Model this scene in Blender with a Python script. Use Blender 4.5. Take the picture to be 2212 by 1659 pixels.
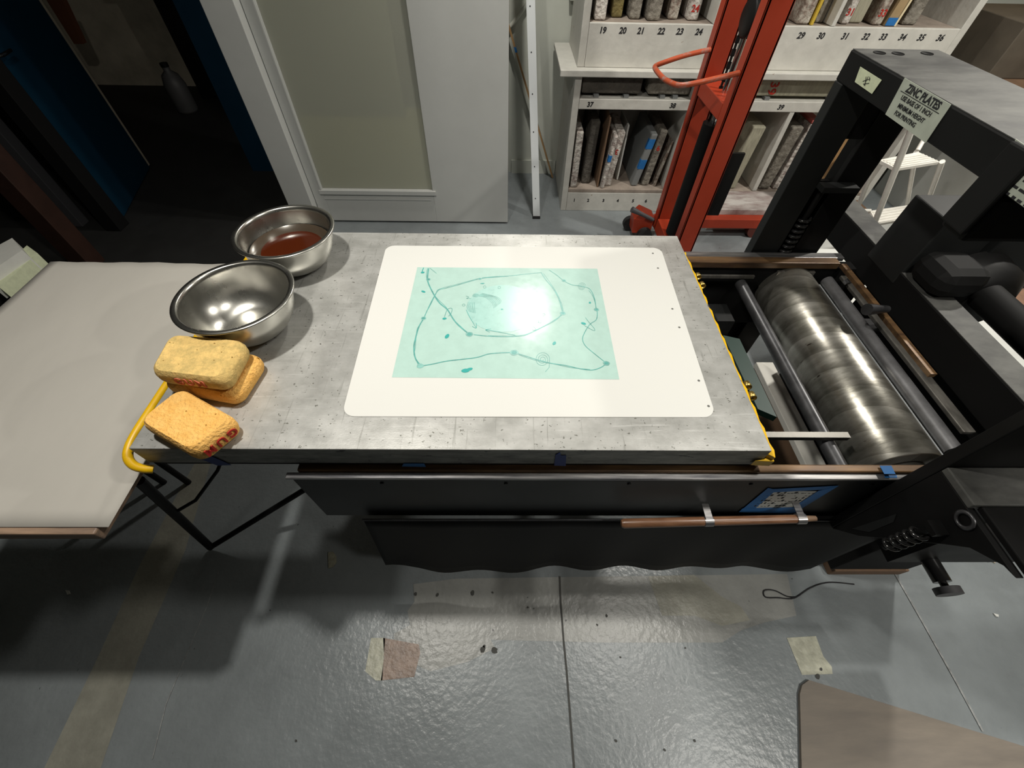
import bpy, bmesh, math, random
from mathutils import Vector, Matrix
random.seed(7)
for o in list(bpy.data.objects): bpy.data.objects.remove(o)
S = bpy.context.scene; COL = S.collection
PI = math.pi
# ------------------------------------------------------------------ camera
F, PITCH, YAW, ROLL, CH = 885.23, 0.910453, 0.0219733, 0.0230629, 1.60
cp, sp, cy, sy = math.cos(PITCH), math.sin(PITCH), math.cos(YAW), math.sin(YAW)
fwd = Vector((sy*cp, cy*cp, -sp)); rt = Vector((cy, -sy, 0)); up = rt.cross(fwd)
cr, sr = math.cos(ROLL), math.sin(ROLL)
R_ = cr*rt + sr*up; U_ = -sr*rt + cr*up
cam_d = bpy.data.cameras.new('camera'); cam = bpy.data.objects.new('camera', cam_d); COL.objects.link(cam)
cam_d.sensor_width = 36; cam_d.lens = F/2212*36; cam_d.clip_start = .02
m = Matrix.Identity(4)
for i in range(3):
    m[i][0], m[i][1], m[i][2] = R_[i], U_[i], -fwd[i]
m[2][3] = CH
cam.matrix_world = m; S.camera = cam
def ray(u, v): return R_*((u-1106)/F) + U_*(-(v-829.5)/F) + fwd
def Zp(u, v, z):
    d = ray(u, v); t = (z-CH)/d.z; return Vector((d.x*t, d.y*t, z))
def Yp(u, v, y):
    d = ray(u, v); t = y/d.y; return Vector((d.x*t, y, CH+d.z*t))
def Xp(u, v, x):
    d = ray(u, v); t = x/d.x; return Vector((x, d.y*t, CH+d.z*t))
# ------------------------------------------------------------------ world, light, exposure
w = bpy.data.worlds.new('world'); S.world = w; w.use_nodes = True
w.node_tree.nodes['Background'].inputs[0].default_value = (.5, .55, .6, 1)
w.node_tree.nodes['Background'].inputs[1].default_value = .022
S.view_settings.view_transform = 'Standard'; S.view_settings.look = 'None'
S.view_settings.exposure = 0.0; S.view_settings.gamma = 1; S.view_settings.use_curve_mapping = False
def lamp(name, loc, size, power, col=(1, .96, .88), rot=(0, 0, 0), spread=PI, shape='DISK', sy_=None):
    l = bpy.data.lights.new(name, 'AREA'); l.shape = shape; l.size = size; l.energy = power; l.color = col; l.spread = spread
    if sy_: l.size_y = sy_
    o = bpy.data.objects.new(name, l); COL.objects.link(o); o.location = loc; o.rotation_euler = rot; return o
lamp('lamp_over_bed', (-.53, .64, 2.42), .09, 23)
lamp('lamp_over_press', (.90, .53, 2.42), .16, 11, spread=2.4)
lamp('lamp_front', (1.55, -.60, 2.42), .28, 13, spread=1.85)
lamp('lamp_by_shelves', (.19, 2.42, 2.42), .10, 20)
lamp('lamp_far_right', (2.3, 1.7, 2.42), .12, 42)
# ------------------------------------------------------------------ materials
def mat(name, col, rough=.5, metal=0., noise=0., nscale=8., col2=None, bump=0., bscale=40., spec=.5, stretch=None, detail=6, ramp=(.35, .65), trans=0., spots=None, bdist=.02, coat=0.):
    M = bpy.data.materials.new(name); M.use_nodes = True; nt = M.node_tree; N = nt.nodes; L = nt.links
    b = N['Principled BSDF']; b.inputs['Roughness'].default_value = rough; b.inputs['Metallic'].default_value = metal
    b.inputs['Base Color'].default_value = (*col, 1); b.inputs['Specular IOR Level'].default_value = spec
    b.inputs['Transmission Weight'].default_value = trans; b.inputs['Coat Weight'].default_value = coat
    tc = N.new('ShaderNodeTexCoord'); mp = N.new('ShaderNodeMapping'); L.new(tc.outputs['Object'], mp.inputs[0])
    if stretch: mp.inputs['Scale'].default_value = stretch
    cur = None
    if noise > 0 or col2:
        n = N.new('ShaderNodeTexNoise'); n.inputs['Scale'].default_value = nscale; n.inputs['Detail'].default_value = detail; n.inputs['Roughness'].default_value = .65
        L.new(mp.outputs[0], n.inputs[0])
        r = N.new('ShaderNodeValToRGB'); L.new(n.outputs[0], r.inputs[0])
        r.color_ramp.elements[0].position, r.color_ramp.elements[1].position = ramp
        c2 = col2 or tuple(max(0, c*(1-noise)) for c in col)
        r.color_ramp.elements[0].color = (*c2, 1); r.color_ramp.elements[1].color = (*col, 1)
        cur = r.outputs[0]
        rr = N.new('ShaderNodeMapRange'); rr.inputs[3].default_value = max(.02, rough-.1); rr.inputs[4].default_value = min(1, rough+.12)
        L.new(n.outputs[0], rr.inputs[0]); L.new(rr.outputs[0], b.inputs['Roughness'])
    if spots:
        sc, th, sc_col = spots
        n2 = N.new('ShaderNodeTexNoise'); n2.inputs['Scale'].default_value = sc; n2.inputs['Detail'].default_value = 3; L.new(mp.outputs[0], n2.inputs[0])
        r2 = N.new('ShaderNodeValToRGB'); r2.color_ramp.elements[0].position = th; r2.color_ramp.elements[1].position = th+.03
        L.new(n2.outputs[0], r2.inputs[0])
        mx = N.new('ShaderNodeMix'); mx.data_type = 'RGBA'; L.new(r2.outputs[0], mx.inputs[0])
        if cur: L.new(cur, mx.inputs[6])
        else: mx.inputs[6].default_value = (*col, 1)
        mx.inputs[7].default_value = (*sc_col, 1); cur = mx.outputs[2]
    if cur: L.new(cur, b.inputs['Base Color'])
    if bump > 0:
        nb = N.new('ShaderNodeTexNoise'); nb.inputs['Scale'].default_value = bscale; nb.inputs['Detail'].default_value = 5; L.new(mp.outputs[0], nb.inputs[0])
        bp = N.new('ShaderNodeBump'); bp.inputs['Strength'].default_value = bump; bp.inputs['Distance'].default_value = bdist
        L.new(nb.outputs[0], bp.inputs['Height']); L.new(bp.outputs[0], b.inputs['Normal'])
    return M
m_floor = mat('floor_paint', (.245, .27, .28), .30, noise=.25, nscale=2.2, bump=.35, bscale=55, spots=(38, .74, (.05, .05, .05)), bdist=.006)
m_floor_tan = mat('floor_paint_tan', (.33, .325, .275), .34, noise=.25, nscale=9, bump=.35, bscale=55, bdist=.006)
m_floor_band = mat('floor_paint_warm_grey', (.31, .315, .30), .32, noise=.2, nscale=6, bump=.35, bscale=50, spots=(30, .73, (.05, .05, .05)), bdist=.006)
m_floor_brown = mat('floor_patch_brown', (.36, .27, .22), .4, noise=.4, nscale=30, bump=.5, bscale=70, bdist=.006)
m_floor_pale = mat('floor_patch_pale', (.50, .50, .40), .4, noise=.3, nscale=40, bump=.4, bscale=60, bdist=.006)
m_crack = mat('floor_crack', (.06, .06, .055), .8)
m_line = mat('floor_chalk_line', (.36, .37, .37), .6, noise=.5, nscale=60)
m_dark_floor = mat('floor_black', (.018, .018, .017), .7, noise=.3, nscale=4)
m_wall = mat('white_wall', (.56, .58, .52), .55, noise=.08, nscale=3, bump=.05, bscale=120, bdist=.004)
m_door = mat('white_door_paint', (.55, .56, .54), .5, noise=.05, nscale=4, bump=.04, bscale=160, bdist=.004)
m_ceil = mat('ceiling_paint', (.35, .35, .33), .8)
m_darkwall = mat('dark_wall', (.03, .035, .03), .8)
m_beige = mat('beige_wall', (.60, .54, .42), .7, noise=.35, nscale=3)
m_blue = mat('blue_paint', (.002, .032, .065), .45, noise=.15, nscale=5)
m_bed = mat('bed_steel', (.50, .50, .48), .36, metal=.4, col2=(.38, .38, .36), nscale=14, bump=.12, bscale=260, spots=(120, .67, (.16, .16, .14)), bdist=.001, stretch=(1, 1.3, 1))
def scratches(M, sc=(3, 60, 1), rot=.5, strength=.5):
    nt = M.node_tree; N = nt.nodes; L = nt.links; b = N['Principled BSDF']
    src = b.inputs['Base Color'].links[0].from_socket; tc = [n for n in N if n.type == 'TEX_COORD'][0]
    for k, (s, r) in enumerate((((2.2, 55, 1), .45), ((50, 2, 1), .25), ((3, 70, 1), -.9))):
        mp = N.new('ShaderNodeMapping'); mp.inputs['Scale'].default_value = s; mp.inputs['Rotation'].default_value = (0, 0, r); L.new(tc.outputs['Object'], mp.inputs[0])
        n = N.new('ShaderNodeTexNoise'); n.inputs['Scale'].default_value = 3; n.inputs['Detail'].default_value = 8; n.inputs['Distortion'].default_value = .6; L.new(mp.outputs[0], n.inputs[0])
        r_ = N.new('ShaderNodeValToRGB'); r_.color_ramp.elements[0].position = .63; r_.color_ramp.elements[1].position = .72; L.new(n.outputs[0], r_.inputs[0])
        mx = N.new('ShaderNodeMix'); mx.data_type = 'RGBA'; mu = N.new('ShaderNodeMath'); mu.operation = 'MULTIPLY'; mu.inputs[1].default_value = strength; L.new(r_.outputs[0], mu.inputs[0])
        L.new(mu.outputs[0], mx.inputs[0]); L.new(src, mx.inputs[6]); mx.inputs[7].default_value = ((.62, .62, .6, 1), (.2, .2, .18, 1), (.66, .66, .64, 1))[k]
        src = mx.outputs[2]
    L.new(src, b.inputs['Base Color'])
scratches(m_bed)
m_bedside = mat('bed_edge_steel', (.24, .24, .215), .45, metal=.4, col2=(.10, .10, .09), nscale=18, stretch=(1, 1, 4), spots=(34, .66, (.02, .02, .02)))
m_yellow = mat('yellow_paint', (.80, .47, .004), .4, noise=.12, nscale=20, spots=(60, .68, (.14, .09, .02)))
m_brass = mat('brass', (.55, .40, .12), .35, metal=.9, noise=.3, nscale=60)
m_plate = mat('white_plate_coating', (.67, .67, .64), .14, spec=.25)
m_hole = mat('hole_dark', (.12, .12, .11), .6)
m_teal1 = mat('teal_ink_line', (.13, .42, .38), .3, noise=.3, nscale=60)
m_teal2 = mat('teal_ink_solid', (.04, .36, .33), .3)
m_teal3 = mat('teal_ink_wash', (.36, .60, .55), .28, noise=.1, nscale=40)
m_tealhalo = mat('teal_ink_halo', (.26, .53, .48), .3, noise=.3, nscale=70)
m_stain = mat('stainless', (.54, .53, .49), .27, metal=1., noise=.07, nscale=7, bump=.03, bscale=14, bdist=.004)
m_tea = mat('amber_liquid', (.060, .011, .003), .04, noise=.1, nscale=3, spec=.5)
m_tea2 = mat('shallow_liquid', (.055, .040, .027), .04, noise=.1, nscale=3, spec=.5)
m_sponge = mat('sponge', (.86, .51, .16), .95, col2=(.78, .42, .11), nscale=45, bump=.9, bscale=170, spots=(70, .70, (.30, .14, .02)), spec=.1, bdist=.005)
m_sponge_old = mat('sponge_worn', (.72, .49, .18), .95, col2=(.46, .34, .13), nscale=60, bump=.55, bscale=130, spots=(80, .70, (.2, .12, .03)), spec=.1, bdist=.005)
m_red_ink = mat('red_marker', (.42, .02, .01), .8)
m_red_faint = mat('red_marker_faded', (.48, .12, .06), .8)
m_black = mat('black_enamel', (.007, .007, .007), .5, noise=.3, nscale=10, spec=.22)
m_blackdull = mat('black_dull', (.006, .006, .006), .7, spec=.2)
m_blackgrey = mat('black_enamel_dusty', (.015, .016, .016), .5, noise=.25, nscale=6, spec=.35, spots=(24, .80, (.08, .08, .075)))
m_dust = mat('dusty_black_top', (.105, .105, .097), .65, col2=(.028, .028, .027), nscale=7, stretch=(.8, 1.8, 1), detail=9, ramp=(.36, .68))
m_cyl = mat('roller_steel', (.55, .53, .48), .30, metal=.8, col2=(.26, .25, .21), nscale=7, stretch=(1, 3, 1), bump=.15, bscale=10, bdist=.004, spots=(16, .71, (.08, .06, .05)))
def bands(M, sc=5.2, amt=.55):
    nt = M.node_tree; N = nt.nodes; L = nt.links; b = N['Principled BSDF']; src = b.inputs['Base Color'].links[0].from_socket
    tc = [n for n in N if n.type == 'TEX_COORD'][0]; mp = N.new('ShaderNodeMapping'); mp.inputs['Rotation'].default_value = (0, 0, .28); L.new(tc.outputs['Object'], mp.inputs[0])
    wv = N.new('ShaderNodeTexWave'); wv.wave_type = 'BANDS'; wv.bands_direction = 'Y'; wv.wave_profile = 'SAW'; wv.inputs['Scale'].default_value = sc; wv.inputs['Distortion'].default_value = .25; L.new(mp.outputs[0], wv.inputs[0])
    rr = N.new('ShaderNodeValToRGB'); rr.color_ramp.elements[0].position = 0; rr.color_ramp.elements[0].color = (.35, .34, .31, 1); rr.color_ramp.elements[1].position = .9; rr.color_ramp.elements[1].color = (1, 1, 1, 1); L.new(wv.outputs[1], rr.inputs[0])
    mx = N.new('ShaderNodeMix'); mx.data_type = 'RGBA'; mx.blend_type = 'MULTIPLY'; mx.inputs[0].default_value = amt; L.new(src, mx.inputs[6]); L.new(rr.outputs[0], mx.inputs[7]); L.new(mx.outputs[2], b.inputs['Base Color'])
bands(m_cyl)
m_shaft = mat('dark_shaft', (.10, .10, .105), .36, metal=.6, noise=.4, nscale=20)
m_pipe = mat('grey_pipe', (.26, .26, .27), .42, metal=.5, noise=.3, nscale=25)
m_flat = mat('flat_steel', (.20, .19, .17), .4, metal=.6, noise=.4, nscale=20, stretch=(3, 1, 1))
m_rail = mat('brown_rail', (.20, .115, .05), .38, metal=.3, col2=(.07, .04, .025), nscale=9, stretch=(.6, 5, 5), detail=8)
m_railsteel = mat('rail_steel', (.42, .41, .40), .3, metal=.8, col2=(.12, .12, .13), nscale=8, stretch=(.5, 8, 8), detail=8)
m_chrome = mat('chrome', (.55, .55, .55), .15, metal=1.)
m_springblk = mat('spring_black', (.04, .04, .04), .12, metal=.6, spec=1)
m_tape = mat('blue_tape', (.015, .16, .46), .6, noise=.2, nscale=30)
m_taped = mat('dark_blue_tape', (.012, .035, .18), .6)
m_paper = mat('note_paper', (.62, .62, .58), .7, noise=.08, nscale=20)
m_signpaper = mat('sign_paper', (.42, .45, .38), .6, noise=.15, nscale=30)
m_notepale = mat('label_paper', (.62, .66, .46), .7, noise=.15, nscale=60)
m_ink = mat('ink', (.012, .012, .014), .7)
m_tablepaper = mat('table_paper', (.44, .42, .38), .75, noise=.06, nscale=2, bump=.5, bscale=1.6, bdist=.02, stretch=(1.6, .7, 1))
m_woodedge = mat('plywood_edge', (.36, .24, .16), .6, col2=(.16, .11, .08), nscale=12, stretch=(.4, 4, 8))
m_wood = mat('handle_wood', (.19, .095, .05), .35, col2=(.11, .05, .025), nscale=16, stretch=(1, 8, 8))
m_stick = mat('pine_stick', (.42, .25, .11), .6, noise=.3, nscale=10)
m_orange = mat('orange_red_paint', (.40, .042, .014), .42, noise=.12, nscale=8, spots=(40, .74, (.12, .02, .01)))
m_wornorange = mat('worn_orange_pipe', (.48, .085, .03), .4, col2=(.33, .27, .24), nscale=22, ramp=(.3, .5))
m_shelf = mat('white_shelf_paint', (.62, .61, .56), .5, noise=.12, nscale=14, bump=.25, bscale=30, spots=(22, .74, (.30, .22, .16)), bdist=.006)
m_shelfgr = mat('dusty_shelf_floor', (.36, .30, .25), .8, noise=.3, nscale=14)
m_st = [mat('stone_pale', (.45, .42, .36), .8, col2=(.20, .14, .11), nscale=22, bump=.8, bscale=40, ramp=(.4, .6)),
        mat('stone_grey', (.27, .25, .21), .85, col2=(.12, .105, .085), nscale=20, bump=.8, bscale=35),
        mat('stone_dark', (.10, .09, .075), .85, noise=.4, nscale=18, bump=.7, bscale=40),
        mat('stone_olive', (.20, .16, .055), .85, noise=.5, nscale=16, bump=.7, bscale=40),
        mat('stone_white', (.60, .57, .52), .8, col2=(.28, .22, .20), nscale=26, bump=.7, bscale=45, ramp=(.35, .55)),
        mat('stone_cream', (.42, .40, .30), .7, noise=.25, nscale=12, bump=.3, bscale=30, stretch=(6, 1, 1))]
m_tan = mat('tan_folder', (.38, .27, .14), .7, noise=.2, nscale=10)
m_creamcard = mat('cream_card', (.72, .62, .40), .7)
m_brownboard = mat('brown_board', (.20, .12, .07), .7, noise=.3, nscale=9)
m_greyboard = mat('grey_board', (.20, .21, .21), .6)
m_whitealu = mat('white_aluminium', (.62, .65, .66), .4)
m_whitestep = mat('white_step_paint', (.78, .76, .70), .4, noise=.1, nscale=30)
m_marble = mat('inked_stone_top', (.55, .52, .49), .5, col2=(.24, .17, .16), nscale=5, stretch=(1, 3, 1), detail=8, ramp=(.35, .6))
m_glass = mat('frosted_glass', (.78, .79, .68), .32, spec=.5, trans=.65)
m_board1 = mat('cream_blind', (.85, .80, .52), .7)
m_board2 = mat('grey_blind', (.42, .43, .38), .7)
m_green = mat('dark_green_enamel', (.003, .022, .015), .5)
m_brownred = mat('brown_red_paint', (.035, .012, .006), .6, noise=.3, nscale=12)
m_greypost = mat('grey_post', (.07, .07, .075), .5)
m_rubber = mat('rubber', (.02, .02, .02), .8)
m_white = mat('white_plastic', (.62, .63, .60), .5, noise=.08, nscale=8)
m_debris = mat('pale_scrap', (.60, .52, .40), .7, noise=.3, nscale=200)
m_mat = mat('grey_brown_board', (.25, .215, .175), .6, col2=(.15, .13, .11), nscale=3, stretch=(.5, 3, 1), detail=7)
m_vinyl = mat('black_vinyl', (.004, .004, .004), .6, spec=.12)
# ------------------------------------------------------------------ helpers
def frame(ax):
    ax = Vector(ax).normalized(); a = Vector((0, 0, 1)) if abs(ax.z) < .9 else Vector((1, 0, 0))
    u = ax.cross(a).normalized(); return u, ax.cross(u).normalized()
class MB:
    def __init__(s): s.v = []; s.f = []; s.mi = []; s.sm = []
    def add(s, vs, fs, mi=0, smooth=False):
        n = len(s.v); s.v += [Vector(p) for p in vs]
        for f in fs: s.f.append([n+i for i in f]); s.mi.append(mi); s.sm.append(smooth)
        return s
    def box(s, x0, x1, y0, y1, z0, z1, mi=0):
        v = [(x, y, z) for z in (z0, z1) for y in (y0, y1) for x in (x0, x1)]
        return s.add(v, [(0, 2, 3, 1), (4, 5, 7, 6), (0, 1, 5, 4), (2, 6, 7, 3), (0, 4, 6, 2), (1, 3, 7, 5)], mi)
    def hexa(s, b, t, mi=0):       # bottom quad, top quad
        return s.add(list(b)+list(t), [(3, 2, 1, 0), (4, 5, 6, 7), (0, 1, 5, 4), (1, 2, 6, 5), (2, 3, 7, 6), (3, 0, 4, 7)], mi)
    def prism(s, pts, d, mi=0):    # planar polygon extruded by vector d
        d = Vector(d); n = len(pts); P = [Vector(p) for p in pts]
        v = P+[p+d for p in P]
        fs = [list(range(n))[::-1], list(range(n, 2*n))]+[(i, (i+1) % n, n+(i+1) % n, n+i) for i in range(n)]
        return s.add(v, fs, mi)
    def tube(s, path, r, seg=12, mi=0, cap=True):
        path = [Vector(p) for p in path]; n = len(path); rs = r if isinstance(r, (list, tuple)) else [r]*n
        vs = []; fs = []; pu = None
        for i, p in enumerate(path):
            t = (path[min(i+1, n-1)]-path[max(i-1, 0)]).normalized()
            if pu is None: u, v = frame(t)
            else:
                u = (pu-t*pu.dot(t)).normalized(); v = t.cross(u)
            pu = u
            for k in range(seg):
                a = 2*PI*k/seg; vs.append(p+(u*math.cos(a)+v*math.sin(a))*rs[i])
        for i in range(n-1):
            for k in range(seg): fs.append((i*seg+k, i*seg+(k+1) % seg, (i+1)*seg+(k+1) % seg, (i+1)*seg+k))
        s.add(vs, fs, mi, True)
        if cap: s.add(vs[:seg], [list(range(seg))[::-1]], mi); s.add(vs[-seg:], [list(range(seg))], mi)
        return s
    def lathe(s, prof, c, axis=(0, 0, 1), seg=48, mi=0):
        c = Vector(c); ax = Vector(axis).normalized(); u, v = frame(ax); n = len(prof); vs = []; fs = []
        for r, h in prof:
            for k in range(seg):
                a = 2*PI*k/seg; vs.append(c+ax*h+(u*math.cos(a)+v*math.sin(a))*r)
        for i in range(n-1):
            for k in range(seg): fs.append((i*seg+k, i*seg+(k+1) % seg, (i+1)*seg+(k+1) % seg, (i+1)*seg+k))
        return s.add(vs, fs, mi, True)
    def ribbon(s, pts, wd, z, mi=0):
        P = [Vector((p[0], p[1], z)) for p in pts]; n = len(P); vs = []
        for i, p in enumerate(P):
            t = (P[min(i+1, n-1)]-P[max(i-1, 0)]).normalized(); q = Vector((-t.y, t.x, 0)); ww = wd[i] if isinstance(wd, (list, tuple)) else wd
            vs += [p-q*ww/2, p+q*ww/2]
        return s.add(vs, [(2*i, 2*i+2, 2*i+3, 2*i+1) for i in range(n-1)], mi)
    def disc(s, c, rx, ry, z, rot=0, mi=0, n=20, wob=0):
        vs = []
        for k in range(n):
            a = 2*PI*k/n; q = 1+wob*random.uniform(-1, 1)
            x, y = rx*math.cos(a)*q, ry*math.sin(a)*q
            vs.append((c[0]+x*math.cos(rot)-y*math.sin(rot), c[1]+x*math.sin(rot)+y*math.cos(rot), z))
        return s.add(vs, [list(range(n))], mi)
    def build(s, name, mats, parent=None, bevel=0., seg=2, origin=None, fix=True):
        me = bpy.data.meshes.new(name)
        if parent: O = wloc(parent)
        elif origin: O = Vector(origin)
        else:
            xs = [p.x for p in s.v]; ys = [p.y for p in s.v]; zs = [p.z for p in s.v]
            O = Vector(((min(xs)+max(xs))/2, (min(ys)+max(ys))/2, min(zs)))
        me.from_pydata([p-O for p in s.v], [], s.f)
        if not isinstance(mats, (list, tuple)): mats = [mats]
        for q in mats: me.materials.append(q)
        for p, mi, sm in zip(me.polygons, s.mi, s.sm): p.material_index = mi; p.use_smooth = sm
        if fix:
            bm = bmesh.new(); bm.from_mesh(me); bmesh.ops.recalc_face_normals(bm, faces=bm.faces); bm.to_mesh(me); bm.free()
        me.update(); o = bpy.data.objects.new(name, me); COL.objects.link(o)
        if parent: o.parent = parent
        else: o.location = O
        if bevel: b = o.modifiers.new('bevel', 'BEVEL'); b.width = bevel; b.segments = seg; b.limit_method = 'ANGLE'; b.angle_limit = .6
        return o
def wloc(o):
    v = Vector(o.location)
    while o.parent: o = o.parent; v += Vector(o.location)
    return v
def tag(o, label, cat, group=None, kind=None):
    o['label'] = label; o['category'] = cat
    if group: o['group'] = group
    if kind: o['kind'] = kind
    return o
def thing(name, label, cat, loc, group=None):
    o = bpy.data.objects.new(name, None); COL.objects.link(o); o.location = loc; o.empty_display_size = .05
    return tag(o, label, cat, group)
def struct(mb, name, mats, bevel=0., fix=True):
    o = mb.build(name, mats, bevel=bevel, fix=fix); o['kind'] = 'structure'; return o
def box(x0, x1, y0, y1, z0, z1): return MB().box(x0, x1, y0, y1, z0, z1)
def text(body, size, M, parent, o, xd, yd, name='lettering', ext=.0004, shear=0., align='CENTER', squeeze=1., spacing=1., bold=0.):
    cu = bpy.data.curves.new('t', 'FONT'); cu.body = body; cu.size = size; cu.extrude = ext; cu.shear = shear; cu.align_x = align; cu.align_y = 'CENTER'; cu.space_character = spacing; cu.offset = bold; cu.resolution_u = 3
    ob = bpy.data.objects.new('t', cu); COL.objects.link(ob); bpy.context.view_layer.update()
    me = bpy.data.meshes.new_from_object(ob.evaluated_get(bpy.context.evaluated_depsgraph_get())); bpy.data.objects.remove(ob)
    xd = Vector(xd).normalized(); yd = Vector(yd).normalized(); zd = xd.cross(yd); O = Vector(o); P = wloc(parent) if parent else O
    for v in me.vertices: v.co = O + xd*v.co.x*squeeze + yd*v.co.y + zd*v.co.z - P
    me.materials.clear(); me.materials.append(M)
    r = bpy.data.objects.new(name, me); COL.objects.link(r)
    if parent: r.parent = parent
    return r
def sm(pts, k=6):
    P = [Vector(p) for p in pts]; out = []
    for i in range(len(P)-1):
        p0, p1, p2, p3 = P[max(i-1, 0)], P[i], P[i+1], P[min(i+2, len(P)-1)]
        for j in range(k):
            s = j/k; out.append(.5*((2*p1)+(-p0+p2)*s+(2*p0-5*p1+4*p2-p3)*s*s+(-p0+3*p1-3*p2+p3)*s**3))
    return out+[P[-1]]
def tape(pts, d, M, label, cat='tape'):
    return tag(MB().prism(pts, d).build('tape_strip', M), label, cat)
# ================================================================== SETTING
fl = MB(); fl.box(-7, 5, -3, 8, -.08, 0, 0)
zf = .0008
def fpoly(px, mi, z=zf): fl.add([Zp(a, b, 0)+Vector((0, 0, z)) for a, b in px], [list(range(len(px)))], mi)
# taped strip, warm band and patches of paint and wear on the floor
fpoly([(430, 985), (460, 985), (400, 1190), (300, 1420), (218, 1659), (96, 1659), (215, 1413), (300, 1225), (390, 1055)], 1)
fpoly([(893, 1262), (985, 1250), (1700, 1240), (1720, 1330), (1650, 1345), (1600, 1362), (1560, 1388), (1300, 1388), (1060, 1382), (1070, 1400), (1010, 1430), (930, 1450), (860, 1420), (850, 1370), (886, 1350), (880, 1320), (895, 1300)], 2)
fpoly([(828, 1378), (905, 1392), (908, 1410), (895, 1462), (823, 1470), (830, 1420)], 3, zf*2)
fpoly([(802, 1378), (832, 1378), (826, 1470), (812, 1470), (789, 1450)], 4, zf*2)
fpoly([(1699, 1378), (1762, 1374), (1778, 1418), (1796, 1440), (1798, 1456), (1732, 1458)], 4, zf*2)
fpoly([(1400, 1245), (1500, 1242), (1560, 1290), (1600, 1310), (1620, 1340), (1560, 1352), (1500, 1330), (1430, 1330)], 1, zf*2)
def fline(px, wd, mi, z=zf*3): fl.ribbon([Zp(a, b, 0) for a, b in px], wd, z, mi)
fline([(1209, 1245), (1211, 1300), (1217, 1380), (1224, 1450), (1231, 1540), (1240, 1659)], .006, 5)
fline([(1906, 1205), (1928, 1232), (1990, 1340), (2060, 1465), (2122, 1580)], .006, 6)
fline([(474, 1232), (448, 1310), (412, 1395), (360, 1520), (330, 1640)], .003, 6)
for a, b, r in [(1043, 1403, .011), (1068, 1404, .011), (1046, 1396, .005), (898, 1283, .006), (945, 1285, .006), (1021, 1281, .008), (1140, 1312, .004), (1064, 1280, .004), (1310, 1330, .005), (1290, 1350, .004), (640, 1600, .004), (1435, 1620, .004), (1500, 1600, .004), (1766, 1462, .008), (1773, 1446, .005), (1330, 1600, .004), (1480, 1400, .003), (1340, 1420, .003)]:
    c = Zp(a, b, 0); fl.disc(c, r, r*.8, zf*3, random.random()*3, 5, 12, .2)
# the black floor of the next room and beyond the doorway
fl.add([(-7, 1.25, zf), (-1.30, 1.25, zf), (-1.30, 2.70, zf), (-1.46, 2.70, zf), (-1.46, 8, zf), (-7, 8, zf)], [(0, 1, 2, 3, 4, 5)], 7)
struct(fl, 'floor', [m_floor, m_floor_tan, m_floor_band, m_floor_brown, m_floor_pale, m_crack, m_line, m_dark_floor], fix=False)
struct(box(-7, 5, -3, 8, 2.5, 2.6), 'ceiling', m_ceil)
struct(box(.004, 5, 3.46, 3.56, 0, 2.5), 'wall_back', m_wall)
struct(box(4.9, 5, -3, 3.46, 0, 2.5), 'wall_right', mat('tan_wall', (.36, .26, .11), .7, noise=.15, nscale=2))
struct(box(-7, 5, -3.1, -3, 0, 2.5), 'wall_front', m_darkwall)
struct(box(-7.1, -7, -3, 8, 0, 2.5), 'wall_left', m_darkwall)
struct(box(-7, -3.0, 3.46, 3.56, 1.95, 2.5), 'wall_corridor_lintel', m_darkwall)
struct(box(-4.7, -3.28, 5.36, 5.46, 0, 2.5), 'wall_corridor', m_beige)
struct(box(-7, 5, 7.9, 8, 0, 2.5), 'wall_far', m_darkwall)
# wall base rail in the recess
struct(box(.03, .385, 3.44, 3.459, 0, .10), 'baseboard_back', m_wall)
struct(box(.375, .41, 3.40, 3.459, 1.06, 2.4), 'trim_1', m_wall, .004)
# panel of the back wall beside the doorway
struct(box(-1.46, -1.30, 2.62, 2.78, 0, 2.5), 'trim_2', m_door, .004)
struct(box(-2.07, -1.465, 3.42, 3.48, 0, 2.5), 'wall_blue', m_blue)
# white door with frosted window
d = MB()
X0, X1, W0, W1, Z0, ZT = -1.296, .002, -1.225, -.497, .235, 2.1
y0, y1 = 2.68, 2.725
d.box(X0, W0, y0, y1, .012, 2.4); d.box(W1, X1, y0, y1, .012, 2.4); d.box(W0, W1, y0, y1, .012, Z0); d.box(W0, W1, y0, y1, ZT, 2.4)
door = struct(d, 'door_1', m_door, .002)
def addto(par, mb, name, M, bevel=0.): return mb.build(name, M, parent=par, bevel=bevel)
addto(door, MB().box(W0, W1, y0+.012, y0+.018, Z0, ZT), 'window_pane', m_glass)
addto(door, MB().box(W0+.002, W1-.002, y0+.030, y0+.034, Z0+.002, .70), 'blind', m_board1)
addto(door, MB().box(W0+.002, W1-.10, y0+.022, y0+.027, .66, ZT), 'blind', m_board2)
addto(door, MB().box(W0-.02, W1+.02, y0-.014, y0-.0005, Z0-.03, Z0-.002).box(W0-.005, W1-.02, y0-.005, y0-.0005, .165, .178), 'window_sill', m_door, .002)
addto(door, MB().box(W0-.012, W0-.002, y0-.010, y0-.0005, Z0, ZT), 'window_frame', m_door, .002)
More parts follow.
